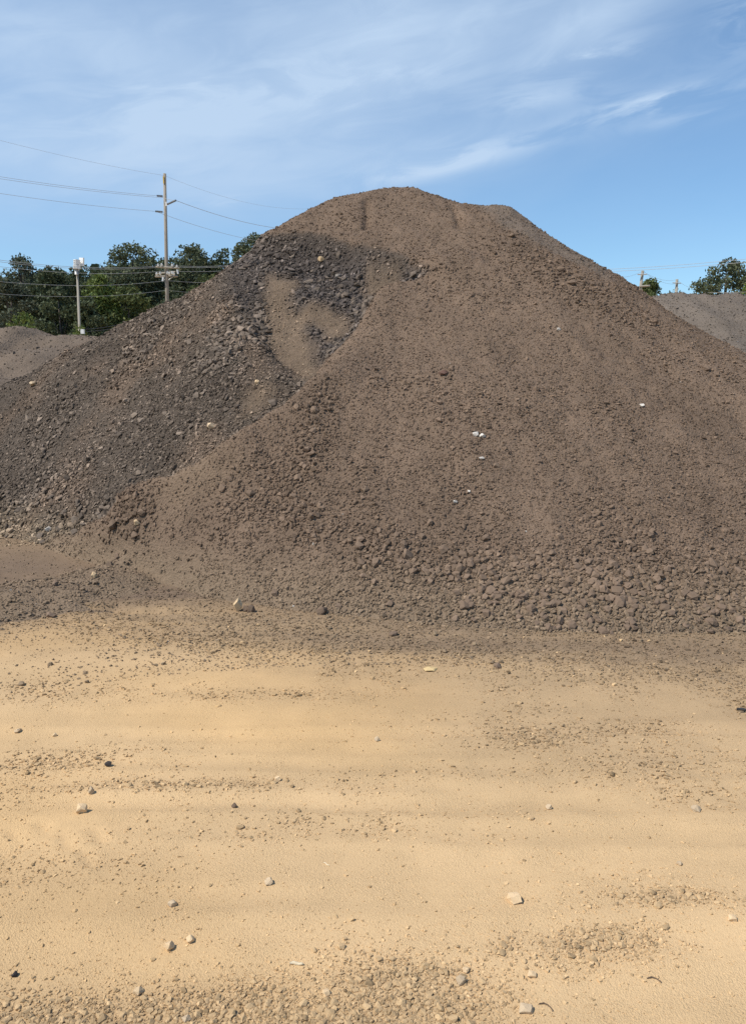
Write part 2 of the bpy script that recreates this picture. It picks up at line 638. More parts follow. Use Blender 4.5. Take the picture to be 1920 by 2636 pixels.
# icosahedra of three levels for clods and pebbles
def ico(level):
    if level == 0:
        V = np.array([(1, 0, 0), (-1, 0, 0), (0, 1, 0), (0, -1, 0), (0, 0, 1), (0, 0, -1)], float)
        F = np.array([(0, 2, 4), (2, 1, 4), (1, 3, 4), (3, 0, 4), (2, 0, 5), (1, 2, 5), (3, 1, 5), (0, 3, 5)])
        return V, F
    p = (1 + 5 ** .5) / 2
    V = [(-1, p, 0), (1, p, 0), (-1, -p, 0), (1, -p, 0), (0, -1, p), (0, 1, p), (0, -1, -p), (0, 1, -p), (p, 0, -1), (p, 0, 1), (-p, 0, -1), (-p, 0, 1)]
    F = [(0, 11, 5), (0, 5, 1), (0, 1, 7), (0, 7, 10), (0, 10, 11), (1, 5, 9), (5, 11, 4), (11, 10, 2), (10, 7, 6), (7, 1, 8),
         (3, 9, 4), (3, 4, 2), (3, 2, 6), (3, 6, 8), (3, 8, 9), (4, 9, 5), (2, 4, 11), (6, 2, 10), (8, 6, 7), (9, 8, 1)]
    V = [Vector(q).normalized() for q in V]
    for _ in range(level - 1):
        mid, NF = {}, []

        def m_(a, b):
            k = (min(a, b), max(a, b))
            if k not in mid:
                V.append((V[a] + V[b]).normalized())
                mid[k] = len(V) - 1
            return mid[k]
        for a, b, c in F:
            x, y, z = m_(a, b), m_(b, c), m_(c, a)
            NF += [(a, x, z), (b, y, x), (c, z, y), (x, y, z)]
        F = NF
    return np.array([tuple(q) for q in V]), np.array(F)


RNG = np.random.default_rng(12)


def rock_shapes(level, k, angular=0.0, seed=1):
    """k irregular broken stones: hulls of points strewn over a lumpy ball, the larger ones chipped."""
    out = []
    r = np.random.default_rng(seed)
    for i in range(k):
        npt = (6, 9, 15, 20)[level] - int(2 * angular * (level > 0))
        while True:
            P = r.normal(size=(npt, 3))
            P /= np.linalg.norm(P, axis=1)[:, None]
            D = np.linalg.norm(P[:, None] - P[None], axis=2) + 9 * np.eye(npt)
            if D.min() > (1.0, .62, .42, .36)[level]:
                break
        P *= r.uniform(.78, 1.05, npt)[:, None]
        bm = bmesh.new()
        for q in P:
            bm.verts.new(q)
        bmesh.ops.convex_hull(bm, input=bm.verts)
        if level == 3:
            bmesh.ops.subdivide_edges(bm, edges=bm.edges, cuts=1, smooth=.25 * (1 - angular), use_grid_fill=True)
            for v in bm.verts:
                v.co *= 1 + r.normal(0, .035)
            bmesh.ops.triangulate(bm, faces=bm.faces)
        bm.verts.ensure_lookup_table()
        bm.verts.index_update()
        V = np.array([tuple(v.co) for v in bm.verts])
        F = np.array([[v.index for v in f.verts] for f in bm.faces])
        bm.free()
        V -= V.mean(0)
        V /= np.abs(V).max()
        out.append((V, F))
    return out


SHAPES = {(lv, ang): rock_shapes(lv, 8, ang, 10 * lv + int(ang * 3)) for lv in (0, 1, 2, 3) for ang in (0.2, 1.0)}


def rot_mats(n, tilt, rng, normals=None):
    """Random spin plus limited tilt; tilt is the spread in radians. normals lays flat pieces on the slope."""
    a = rng.uniform(0, 2 * pi, n)
    R = np.zeros((n, 3, 3))
    R[:, 0, 0], R[:, 0, 1], R[:, 1, 0], R[:, 1, 1], R[:, 2, 2] = np.cos(a), -np.sin(a), np.sin(a), np.cos(a), 1
    ax = rng.normal(size=(n, 3))
    ax /= np.linalg.norm(ax, axis=1)[:, None]
    th = rng.normal(0, tilt, n)
    K = np.zeros((n, 3, 3))
    K[:, 0, 1], K[:, 0, 2], K[:, 1, 0], K[:, 1, 2], K[:, 2, 0], K[:, 2, 1] = -ax[:, 2], ax[:, 1], ax[:, 2], -ax[:, 0], -ax[:, 1], ax[:, 0]
    T = np.eye(3)[None] + np.sin(th)[:, None, None] * K + (1 - np.cos(th))[:, None, None] * (K @ K)
    R = T @ R
    if normals is not None:
        nz = normals
        xx = np.cross(np.array([0, 1., 0])[None], nz)
        xx /= np.linalg.norm(xx, axis=1)[:, None]
        yy = np.cross(nz, xx)
        B = np.stack([xx, yy, nz], axis=2)
        R = B @ R
    return R


def scatter_mesh(name, pos, size, flat, R, tint, angular, px, mat, parent, smooth=True, seed=3):
    """Joins many small pieces into one mesh; px (size in pixels of the picture) picks the level of detail."""
    rng = np.random.default_rng(seed)
    VV, FF, CC, off = [], [], [], 0
    lod = np.where(px < 3.0, 0, np.where(px < 6.0, 1, 2))
    var = rng.integers(0, 8, len(pos))
    for lv in (0, 1, 2):
        shp = SHAPES[(lv, angular)]
        for k in range(8):
            b, F = shp[k]
            ii = np.nonzero((lod == lv) & (var == k))[0]
            if not len(ii):
                continue
            loc = b[None] * (size[ii, None, None] * flat[ii][:, None, :])
            Wd = np.einsum('nij,nvj->nvi', R[ii], loc) + pos[ii][:, None, :]
            VV.append(Wd.reshape(-1, 3))
            n, nv = len(ii), len(b)
            FF.append((F[None] + (np.arange(n) * nv)[:, None, None] + off).reshape(-1, 3))
            CC.append(np.repeat(tint[ii], nv, axis=0))
            off += n * nv
    me = mesh_np(name, np.concatenate(VV), np.concatenate(FF), smooth, np.concatenate(CC))
    return link(name, me, mat, parent, kind='stuff')


def singles(name, pos, size, flat, R, tintcol, angular, mat, parent, level=2, seed=5, **props):
    """The largest pieces, each an object of its own sharing a few meshes."""
    shp = SHAPES[(level, angular)]
    meshes = []
    for k in range(8):
        me = mesh_np(name, *shp[k], False)
        me.materials.append(mat)
        meshes.append(me)
    rng = np.random.default_rng(seed)
    for i in range(len(pos)):
        o = bpy.data.objects.new(name, meshes[int(rng.integers(0, 8))])
        COL.objects.link(o)
        M = Matrix([list(R[i][r]) for r in range(3)]).to_4x4()
        o.matrix_world = Matrix.Translation(Vector(pos[i])) @ M @ Matrix.Diagonal((*(size[i] * flat[i]), 1))
        o.parent = parent
        for k, v in props.items():
            o[k] = v


# ------------------------------------------------------------------ ground
def gpatch(u, v, ru, rv):
    c = gnd(u, v)
    y1, y0 = gnd(u, v - rv).y, gnd(u, v + rv).y
    rx = ru / FPX * c.length
    return c.x, c.y, rx, (y1 - y0) / 2


GRAVEL = [(gpatch(*q[:4]), q[4]) for q in [
    (200, 2610, 620, 95, 1.0), (800, 2620, 420, 80, .8), (80, 2540, 160, 40, .5), (1060, 2530, 230, 100, .9),
    (1560, 2450, 210, 60, .85), (1290, 2425, 90, 45, .6), (1770, 2330, 210, 42, 1.0), (1380, 2460, 200, 30, .5), (1700, 2260, 200, 40, .25),
    (1440, 1880, 330, 45, .95), (1720, 1960, 260, 60, .8), (1890, 1790, 110, 70, 1.0), (1840, 2040, 150, 50, .7), (1500, 1985, 320, 36, .45),
    (130, 1950, 260, 38, .8), (470, 2028, 300, 26, .9), (60, 2050, 180, 45, .5), (800, 2110, 360, 45, .45),
    (200, 1770, 230, 36, .7), (650, 1792, 330, 24, .7), (150, 2240, 260, 70, .35), (950, 2010, 200, 36, .4), (560, 2160, 200, 40, .4),
    (1250, 2000, 300, 22, .35), (1150, 2150, 160, 25, .3)]]


def ground_fields(x, y):
    wx = x + 0.25 * fbm(x, y, 1.1, 3, 71)
    wy = y + 0.16 * fbm(x * .5, y, 1.7, 3, 72)
    g = np.zeros(np.shape(x))
    for (cx, cy, rx, ry), k in GRAVEL:
        r2 = ((wx - cx) / rx) ** 2 + ((wy - cy) / ry) ** 2
        g = np.maximum(g, k * np.exp(-r2 * .9))
    toe = np.interp(x, [-6, -3, -2, 0, 2, 5], [6.2, 6.0, 5.7, 5.1, 4.85, 4.75])
    n = fbm(x * .6, y * 1.2, 1.0, 4, 73)
    n3 = fbm(x * .28, y * 1.5, 1.3, 4, 86)
    dirt = .95 * sstep(-1.35, 0.3, wy - toe + 0.45 * n + .65 * n3)          # spilled soil, thinning out towards the road
    dirt = np.maximum(dirt, 0.34 * sstep(-1.9, -.7, wy - toe + 0.5 * n + 0.2 * np.clip(x, -1, 1.6)))
    bd, _ = poly_dist(wx, wy, BERM)
    dirt = np.maximum(dirt, 1.0 * np.exp(-(bd / .85) ** 2))
    g = np.maximum(g, .8 * np.exp(-(bd / .8) ** 2))
    dirt = np.maximum(dirt, 1.1 * sstep(5.4, 6.0, y))
    g = np.maximum(g, 0.85 * sstep(-1.3, -.5, wy - toe + 0.6 * fbm(x, y, 2.0, 3, 74)))
    h = 0.012 * fbm(x * .45, y * 1.3, 1.2, 3, 75) + 0.004 * fbm(x * .7, y, 6, 3, 76) + 0.010 * g * fbm(x, y, 14, 2, 77)
    # faint wheel ruts running along the road
    h = h + 0.004 * np.sin(wy * 9.0 + 1.2 * fbm(x * .4, y, .8, 2, 78)) * sstep(.0, .5, fbm(x * .3, y * .8, .9, 2, 79) + .3)
    # long shallow wheel tracks across the road
    for v0, v1, dp in ((1905, 1880, .010), (1960, 1990, .011), (2075, 2060, .013), (2125, 2150, .009), (2330, 2300, .008), (2400, 2420, .006)):
        A, Bq = gnd(0, v0), gnd(1920, v1)
        yc = A.y + (Bq.y - A.y) * (x - A.x) / (Bq.x - A.x) + .05 * fbm(x, 0 * x + v0, .5, 2, 88)
        t = (y - yc) / .055
        h = h + .45 * dp * (np.exp(-(np.abs(t) - 1.5) ** 2 * 2.5) - np.exp(-t ** 2)) * sstep(-.5, .2, fbm(x, 0 * x + v1, .6, 2, 89))
    return h, g, dirt


TRACKS = [[gnd(*a), gnd(*b)] for a, b in [((30, 2140), (55, 2185)), ((108, 2120), (130, 2150)), ((158, 2135), (182, 2190)), ((245, 2135), (265, 2165)),
                                           ((5, 2170), (20, 2200)), ((215, 2190), (235, 2225)),
                                           ((0, 1478), (60, 1484)), ((0, 1492), (110, 1490)), ((0, 1515), (30, 1502)), ((200, 1565), (330, 1568)), ((300, 1578), (400, 1570)), ((360, 1590), (450, 1572)), ((250, 1572), (300, 1560))]]


def ground_h(x, y):
    h, g, d = ground_fields(x, y)
    for a, b in TRACKS:
        dd, _ = poly_dist(x, y, [a, b])
        wdt = 0.016 if a.y < 4.4 else 0.05
        h = h - (.007 if a.y < 4.4 else .03) * np.exp(-(dd / wdt) ** 2) + .003 * np.exp(-((dd - 2.2 * wdt) / wdt) ** 2)
    fade = sstep(0.5, 0.9, y) * sstep(9.6, 9.0, y) * sstep(6.6, 6.0, np.abs(x))
    return h * fade, g, d


def grid_mesh(xs, ys, hfun, cols):
    X, Y = np.meshgrid(xs, ys)
    Z = hfun(X, Y)
    return X, Y, Z


gx = np.concatenate([np.linspace(-6.8, -3.6, 60)[:-1], np.arange(-3.6, 3.6, .025), np.linspace(3.6, 6.8, 60)])
gy = np.concatenate([0.4 * np.exp(np.linspace(0, math.log(1.5 / .4), 40))[:-1], 1.5 * np.exp(np.linspace(0, math.log(6.5 / 1.5), 300)), np.linspace(6.5, 9.8, 60)[1:]])
GX, GY = np.meshgrid(gx, gy)
GZ, GG, GD = ground_h(GX, GY)
nv_, nu_ = GX.shape
gv = np.stack([GX.ravel(), GY.ravel(), GZ.ravel()], 1)
idx = np.arange(nv_ * nu_).reshape(nv_, nu_)
gf = np.stack([idx[:-1, :-1].ravel(), idx[:-1, 1:].ravel(), idx[1:, 1:].ravel(), idx[1:, :-1].ravel()], 1)


def ground_tint(x, y, g, d):
    n = fbm(x * .5, y, .9, 4, 81)[..., None]
    warm = sstep(-.1, .5, fbm(x * .5, y * .9, .7, 3, 82) - .35 * x / 3)[..., None]
    bands = fbm(x * .12, y + .15 * fbm(x, y, .5, 2, 84), 2.6, 3, 85)[..., None]
    c = SAND[None] * (1 + .13 * n + .17 * bands) * (1 - warm * np.array([-.02, .02, .10]))
    c = c * (1 - .26 * g[..., None]) + SOILG * .26 * g[..., None]
    dd = (d * (0.85 + 0.25 * n[..., 0])).clip(0, 1)[..., None]
    back = (.75 + .10 * sstep(5.3, 6.2, y))[..., None]
    return c * (1 - dd) + (back * BROWN + (1 - back) * SOILG) * dd


gt = ground_tint(gv[:, 0], gv[:, 1], GG.ravel(), GD.ravel())
# the sheet goes on to the horizon around the finely modelled part
B = 900.0
x0, x1, y0, y1 = gx[0], gx[-1], gy[0], gy[-1]
no = len(gv)
ov = np.array([(x0, y0, 0), (x1, y0, 0), (x1, y1, 0), (x0, y1, 0), (-B, -B, 0), (B, -B, 0), (B, B, 0), (-B, B, 0)], float)
of = np.array([(4, 5, 1, 0), (5, 6, 2, 1), (6, 7, 3, 2), (7, 4, 0, 3)]) + no
gv = np.concatenate([gv, ov])
gf = np.concatenate([gf, of])
gt = np.concatenate([gt, np.tile(SAND * .8, (8, 1))])
ground = link('ground', mesh_np('ground', gv, gf, True, gt), M_GROUND, kind='structure',
              label='tan dusty gravel ground in front of the stockpile')

# ------------------------------------------------------------------ stockpile mesh
SP = 0.03
px_ = np.arange(-7.6, 7.6, SP)
py_ = np.arange(4.2, 15.5, SP)
PX, PY = np.meshgrid(px_, py_)
PH, WD, WT, WS, WC = pile_fields(PX, PY)
WG = sstep(-.12, .08, sdist(PX, PY, GREY) + .1 * fbm(PX, PY, 3, 3, 91))


def slope_streak(x, y):
    th, r = np.arctan2(x - .2, 12.5 - y), np.hypot(x - .2, 12.5 - y)
    return fbm(th * 9, r * .35, 1.0, 4, 97)


def pile_tint(x, y, wd, wt, ws, wc, wg):
    n = fbm(x, y, .7, 4, 95)[..., None]
    n2 = fbm(x, y, 3.0, 3, 96)[..., None]
    st = slope_streak(x, y)[..., None]
    c = BROWN * (1 + .14 * n + .10 * n2 + .16 * st)
    c = c + (TANC - c) * (ws * .55)[..., None]
    e = lambda a: a[..., None]
    inb = e(sstep(-.1, .25, sdist(x, y, BOWL)) * np.maximum(sstep(-1.4, -.9, x), .75 * sstep(9.3, 9.7, y)))
    mixd = e(wd) * (1 - .5 * (1 - inb) * sstep(-.05, .45, fbm(x, y, 1.1, 4, 98))[..., None])
    c = c * (1 - mixd) + (DARKC * (1 - inb) + CAPC * inb) * (1 + .25 * n + .2 * n2) * mixd
    c = c * (1 - e(wt) * .85) + TANC * (1 + .15 * n2) * e(wt) * .85
    c = c * (1 - .2 * e(wc))
    c = c * (1 - e(wg)) + GREYC * e(wg)
    low = sstep(0.45, 0.0, PHF(x, y))[..., None] * .45
    return c * (1 - low) + SOILG * low


_H = PH


def PHF(x, y):
    ix = np.clip(np.round((x - px_[0]) / SP).astype(int), 0, len(px_) - 1)
    iy = np.clip(np.round((y - py_[0]) / SP).astype(int), 0, len(py_) - 1)
    return _H[iy, ix]


def bil(A, x, y):
    fx = np.clip((x - px_[0]) / SP, 0, len(px_) - 1.001)
    fy = np.clip((y - py_[0]) / SP, 0, len(py_) - 1.001)
    ix, iy = fx.astype(int), fy.astype(int)
    ax, ay = fx - ix, fy - iy
    return (A[iy, ix] * (1 - ax) + A[iy, ix + 1] * ax) * (1 - ay) + (A[iy + 1, ix] * (1 - ax) + A[iy + 1, ix + 1] * ax) * ay


PT = pile_tint(PX, PY, WD, WT, WS, WC, WG)
pv = np.stack([PX.ravel(), PY.ravel(), PH.ravel()], 1)
pt = PT.reshape(-1, 3)
idx = np.arange(PX.size).reshape(PX.shape)
quads = np.stack([idx[:-1, :-1].ravel(), idx[:-1, 1:].ravel(), idx[1:, 1:].ravel(), idx[1:, :-1].ravel()], 1)
hq = pv[quads, 2].max(1)
quads = quads[hq > -0.05]
dq = WD.ravel()[quads].mean(1) > .5


def sub(q):
    used, inv = np.unique(q, return_inverse=True)
    return pv[used], inv.reshape(q.shape), pt[used]


v_, f_, t_ = sub(quads[~dq])
pile = link('stockpile', mesh_np('stockpile', v_, f_, True, t_), M_SOIL, category='stockpile',
            label='tallest brown mound of loose soil and clods filling the middle of the view')
v_, f_, t_ = sub(quads[dq])
t_ = t_ * .86  # base colour darkened to paint shade into the gaps between flakes
heap = link('asphalt_heap', mesh_np('asphalt_heap', v_, f_, True, t_), M_ASPH, category='heap',
            label='dark heap of broken asphalt flakes on the left shoulder of the tallest mound')

# ------------------------------------------------------------------ clods and chunks on it
PXM = FPX * 745 / 1920.0


def normals_at(x, y):
    e = .04
    nx = -(bil(PH, x + e, y) - bil(PH, x - e, y)) / (2 * e)
    ny = -(bil(PH, x, y + e) - bil(PH, x, y - e)) / (2 * e)
    n = np.stack([nx, ny, np.ones_like(nx)], 1)
    return n / np.linalg.norm(n, axis=1)[:, None]


def sample_pile(n, rng, dmin=4.4, dmax=13.0):
    az = rng.uniform(radians(-31), radians(31), n)
    d = np.exp(rng.uniform(math.log(dmin), math.log(dmax), n))
    return d * np.sin(az), d * np.cos(az)


rng = np.random.default_rng(77)
x, y = sample_pile(165000, rng)
xd, yd = sample_pile(110000, rng, 6.0, 12.5)          # the broken asphalt is strewn more densely
more = (bil(WD, xd, yd) > .5) & (bil(WT, xd, yd) < .4) & (xd > -7.3)
x, y = np.concatenate([x, xd[more]]), np.concatenate([y, yd[more]])
h = bil(PH, x, y)
wd, wt, ws, wc, wg = (bil(A, x, y) for A in (WD, WT, WS, WC, WG))
gz = ground_h(x, y)[0]
berm_d, _ = poly_dist(x, y, BERM)
spill = np.exp(np.minimum(h, 0) / .04)
keep = (rng.uniform(0, 1, len(x)) < np.where(h > gz, 1 - .62 * (berm_d < .8) * (h < .3) * (x < -1.2), np.maximum(spill * .9 * sstep(-2.6, -.8, x), np.maximum(.5 * np.exp(-(berm_d / .75) ** 2), .22 * (y > 5.8) * (x < -1.8))))) & (x > -7.4) & (x < 7.4)
h = np.maximum(h, gz)
N0 = normals_at(x, y)
view = np.stack([-x, -y, CAM_H - h], 1)
view /= np.linalg.norm(view, axis=1)[:, None]
keep &= (np.sum(N0 * view, 1) > -0.25)
keep &= rng.uniform(0, 1, len(x)) > (.55 * wt + .4 * ws)
flatland = h <= gz + .001
x, y, h, wd, wt, ws, wc, wg, N0, flatland = (a[keep] for a in (x, y, h, wd, wt, ws, wc, wg, N0, flatland))
dist = np.hypot(x, y)
roll, streak = lump_size(x, y)
edge_near, _ = poly_dist(x, y, EDGE[3:-2])
edge_near = np.exp(-(edge_near / .3) ** 2) * wd
inbowl = sstep(0, .25, sdist(x, y, BOWL)) * wd * (1 - wt) * sstep(-1.7, -1.0, x)
patch = sstep(-.1, .5, fbm(x, y, .9, 3, 31))
base = 0.0080 + 0.0036 * patch + 0.0066 * roll + 0.0055 * streak + 0.0085 * wd * (.6 + 1.2 * patch) + .012 * wc + .010 * inbowl + .009 * edge_near
base *= 1 + 0.22 * fbm(x, y, 4, 2, 33) - .35 * slope_streak(x, y)
size = base * np.exp(rng.normal(0, .40, len(x)))
big = rng.uniform(0, 1, len(x))
size = np.where(big > .99, size * 1.6, size)
size = size * (1 - .45 * wt)
size = np.clip(np.where(flatland, size * .68, size), .005, .056)
pxs = 2 * size / dist * PXM
isd = wd > .5
tint = pile_tint(x, y, wd, wt, ws, wc, wg) * (1 + rng.normal(0, .16, len(x)))[:, None]
fl = flatland[:, None] * .55
tint = tint * 1.06
tint = tint * (1 - fl) + np.array((.30, .215, .13)) * fl
tint = np.clip(tint, .02, .6)
pale = rng.uniform(0, 1, len(x))
pale_d = isd & (pale > .5 + .35 * inbowl)
tint[pale_d] = tint[pale_d] * rng.uniform(1.15, 2.3, pale_d.sum())[:, None]
pw = (pale > .9995) & (size < .012)
tint[pw] = np.array((.5, .46, .4))
flat = np.stack([np.ones(len(x)), np.where(isd, rng.uniform(.45, .9, len(x)), rng.uniform(.65, .95, len(x))), np.where(isd, rng.uniform(.22, .48, len(x)), rng.uniform(.5, .8, len(x)))], 1)
sink = np.where(isd, .7, .36)
pos = np.stack([x, y, h], 1) + N0 * (size * flat[:, 2] * sink)[:, None]
u, v = project(x, y, h)
inview = (u > 10) & (u < 1910) & (np.sum(N0 * np.stack([-x, -y, CAM_H - h], 1), 1) > .1)

M_CLOD1 = stone_material('large_clod', tuple(BROWN * 1.12), .18)
M_CHUNK1 = stone_material('asphalt_chunk', tuple(DARKC * 1.35), .4)


def emit(sel, single_name, stuff_name, angular, mat1, mat2, parent, tilt, seed, smooth, level):
    r2 = np.random.default_rng(seed)
    ii = np.nonzero(sel)[0]
    R = rot_mats(len(ii), tilt, r2, N0[ii])
    score = np.where(inview[ii] & ~pw[ii] & ~pale_d[ii], pxs[ii], 0)
    order = np.argsort(-score)
    one, rest = order[:300], order[300:]
    singles(single_name, pos[ii][one], size[ii][one], flat[ii][one], R[one], None, angular, mat1, parent, level, seed + 1)
    scatter_mesh(stuff_name, pos[ii][rest], size[ii][rest], flat[ii][rest], R[rest], tint[ii][rest], angular, pxs[ii][rest], mat2, parent, smooth, seed + 2)


emit(~isd, 'clod', 'soil_clods', 1.0, M_CLOD1, M_CLOD, pile, .55, 101, False, 3)
emit(isd, 'asphalt_chunk', 'asphalt_flakes', 1.0, M_CHUNK1, M_CLOD, heap, .75, 131, False, 3)

# ------------------------------------------------------------------ gravel on the ground
rng = np.random.default_rng(78)
n = 260000
az = rng.uniform(radians(-30), radians(30), n)
# evenly spread over the picture: equal steps in the tangent of the down angle
tn = rng.uniform(CAM_H / 6.2, CAM_H / 1.75, n)
d = CAM_H / tn
x, y = d * np.tan(az), d
hz, g, dd = ground_h(x, y)
hp = bil(PH, x, np.maximum(y, 4.21))
hp = np.where(y < 4.25, -1, hp)
clump = sstep(-.25, .45, fbm(x, y, 2.6, 3, 83))
prob = 0.035 + 0.95 * g ** 1.15 * (.45 + .55 * clump) + .07 * clump
keep = (rng.uniform(0, 1, n) < prob) & (hp < 0.0)
x, y, hz, g, dd = (a[keep] for a in (x, y, hz, g, dd))
size = (0.0024 + 0.0029 * g) * (.72 + .28 * y / 2.4) * np.exp(rng.normal(0, .45, len(x)))
size = np.where(rng.uniform(0, 1, len(x)) > .995, size * 1.7, size)
size = np.clip(size, .002, .018)
pxs2 = 2 * size / np.hypot(x, y) * PXM
gt2 = ground_tint(x, y, g, dd) * np.clip(1 - .11 * g + rng.normal(0, .11, len(x)), .5, 1.5)[:, None]
dk_ = rng.uniform(0, 1, len(x)) < .05 + .10 * g
gt2[dk_] = gt2[dk_] * .62
lt = rng.uniform(0, 1, len(x)) > .99
gt2[lt] = SAND * 1.12
flat = np.stack([np.ones(len(x)), rng.uniform(.65, .95, len(x)), rng.uniform(.4, .65, len(x))], 1)
pos = np.stack([x, y, hz + size * flat[:, 2] * .28], 1)
R = rot_mats(len(x), .35, rng)
u, v = project(x, y, hz)
ok = (u > 8) & (u < 1912) & (v < 2628)
order = np.argsort(-np.where(ok & ~dk_ & ~lt, pxs2, 0))
one, rest = order[:280], order[280:]
M_PEBBLE = stone_material('loose_stone', tuple(SAND * .86), .18, speck=None)
singles('stone', pos[one], size[one], flat[one], R[one], None, 0.2, M_PEBBLE, ground, 2, 151)
scatter_mesh('gravel', pos[rest], size[rest], flat[rest], R[rest], gt2[rest], 0.2, pxs2[rest], M_PEB, ground, False, 153)

# ------------------------------------------------------------------ single stones and bits one can point at
M_PALE = stone_material('pale_rock', (.64, .46, .27), .12, speck=(.46, .33, .2))
M_WHITE = stone_material('white_concrete', (.58, .53, .46), .2, speck=(.42, .36, .29))
M_DUST = stone_material('dusty_rock', (.52, .39, .25), .15)
M_BLACK = stone_material('black_stone', (.06, .05, .045), .2)
M_BROWNROCK = stone_material('brown_rock', tuple(BROWN * .95), .2)
M_RUST = stone_material('reddish_rock', (.13, .075, .055), .2)
M_GREYROCK = stone_material('grey_rock', (.24, .21, .18), .2)
M_OCHRE = stone_material('ochre_rock', (.52, .38, .19), .15)


def top_h(x, y):
    a = float(ground_h(np.array([x]), np.array([y]))[0][0])
    if y > 4.3:
        b = float(bil(PH, np.array([x]), np.array([y]))[0])
        return max(a, b)
    return a


def full_surface(xs, ys):
    z = ground_h(xs, ys)[0]
    p = np.where(ys > 4.3, bil(PH, xs, np.maximum(ys, 4.25)), -1)
    return np.maximum(z, p)


def loose(name, u, v, wpx, hpx, mat, label, cat='rock', seed=0, angular=1.0, depth=.9, sink=.32, rz=None, group=None):
    p = on_surface(u, v + hpx * .3, full_surface, 1.5, 13.5, .01)
    dist = (p - cam.location).length
    a, c = 1.15 * wpx / 2 / FPX * dist, 1.2 * hpx / 2 / FPX * dist
    r = np.random.default_rng(seed + int(u) * 7 + int(v))
    q, F = SHAPES[(3, angular)][int(r.integers(0, 8))]
    q = q + r.normal(0, .02, q.shape)
    me = mesh_np(name, q * np.array([a, a * depth, c]), F, False)
    o = link(name, me, mat, label=label, category=cat)
    o.location = (p.x, p.y, top_h(p.x, p.y) + c * (1 - 2 * sink) )
    o.rotation_euler = (r.uniform(-.15, .15), r.uniform(-.15, .15), r.uniform(-.5, .5) if rz is None else rz)
    if group:
        o['group'] = group
    return o


loose('rock', 613, 1563, 25, 34, M_PALE, 'pale upright rock at the foot of the brown mound, biggest there', seed=1, sink=.15)
loose('rock', 633, 1567, 16, 20, M_BROWNROCK, 'small dark rock wedged between the pale upright rock and a rounded one', seed=2)
loose('rock', 646, 1569, 20, 20, M_BROWNROCK, 'rounded brown rock just right of the pale upright rock', seed=3, angular=.2, sink=.2)
loose('clod_boulder', 827, 1572, 30, 28, M_BROWNROCK, 'big brown lump at the toe of the mound, right of the pale rock', 'lump', seed=4, angular=.2)
loose('rock', 244, 1482, 13, 20, M_PALE, 'cream coloured stone on the low dark berm at the left', seed=5)
loose('concrete_chunk', 1224, 1117, 16, 14, M_WHITE, 'upper left piece of the white broken concrete on the mound face', 'rubble', seed=6)
loose('concrete_chunk', 1241, 1123, 18, 11, M_WHITE, 'lower right piece of the white broken concrete on the mound face', 'rubble', seed=7)
loose('concrete_chunk', 1239, 1181, 16, 8, M_WHITE, 'small white chip just below the white broken concrete', 'rubble', seed=8)
loose('concrete_chunk', 1207, 1266, 9, 8, M_WHITE, 'tiny round white chip halfway down the mound face', 'rubble', seed=9)
loose('concrete_chunk', 1171, 1292, 13, 9, M_WHITE, 'lowest of the white chips strung down the mound face', 'rubble', seed=10)
loose('concrete_chunk', 1437, 848, 10, 8, M_WHITE, 'lone white chip high on the right flank of the mound', 'rubble', seed=11)
loose('concrete_chunk', 1652, 1044, 13, 8, M_WHITE, 'whitish chip on the right flank, level with the asphalt heap foot', 'rubble', seed=12)
loose('concrete_chunk', 1598, 1551, 15, 8, M_WHITE, 'white shard among the large clods at lower right', 'rubble', seed=13)
loose('rock', 663, 985, 14, 14, M_PALE, 'pale round stone by the upper edge of the asphalt heap', seed=14)
loose('asphalt_slab', 545, 1096, 25, 18, M_DUST, 'tan dusty slab near the right edge of the asphalt heap', 'slab', seed=15)
loose('asphalt_slab', 828, 668, 20, 12, M_PALE, 'pale elongated slab in the dark scoop below the summit', 'slab', seed=16, rz=.6)
loose('rock', 354, 1348, 17, 15, M_PALE, 'whitish stone on top of the dark damp clump at left', seed=17)
loose('rock', 126, 1363, 17, 13, M_WHITE, 'white stone at the lower left foot of the asphalt heap', seed=18)
loose('rock', 1141, 960, 26, 13, M_RUST, 'flat reddish brown rock high in the middle of the mound', seed=19)
loose('rock', 1380, 1000, 14, 14, M_BROWNROCK, 'round brown rock right of the flat reddish one', seed=20, angular=.2)
loose('rock', 870, 712, 22, 15, M_GREYROCK, 'grey block lying in the middle of the dark scoop', seed=21)
loose('rock', 88, 988, 24, 12, M_DUST, 'tan flat rock on the crest of the asphalt heap at left', seed=22)
loose('rock', 1013, 1631, 24, 13, M_BROWNROCK, 'flattened brown stone lying clear of the toe of the mound', seed=23, angular=.2)
loose('rock', 970, 1904, 15, 14, M_DUST, 'tan stone alone on the smooth road near the centre', seed=24)
loose('rock', 214, 2085, 28, 22, M_PALE, 'pale faceted rock on the road, largest on the left side', seed=25, sink=.2)
loose('rock', 236, 2038, 15, 20, M_DUST, 'dusty upright stone above the pale faceted rock', seed=26)
loose('rock', 280, 1969, 17, 11, M_BLACK, 'black stone lying on the tan road at left', seed=27, sink=.15)
loose('rock', 604, 2075, 13, 14, M_BROWNROCK, 'dark brown stone on the road left of centre', seed=28)
loose('rock', 716, 2005, 16, 14, M_PALE, 'pale stone on smooth tan road, above the dark brown stone', seed=29)
loose('rock', 46, 1882, 20, 11, M_DUST, 'flat dusty stone near the left edge of the road', seed=30)
loose('rock', 142, 1894, 12, 9, M_PALE, 'small pale stone a little right of the flat dusty one', seed=31)
loose('rock', 1791, 2084, 24, 14, M_DUST, 'tan stone with a flat top on the road at right', seed=32)
loose('rock', 1325, 2313, 36, 22, M_PALE, 'broad pale angular rock bedded in the road right of centre', seed=33)
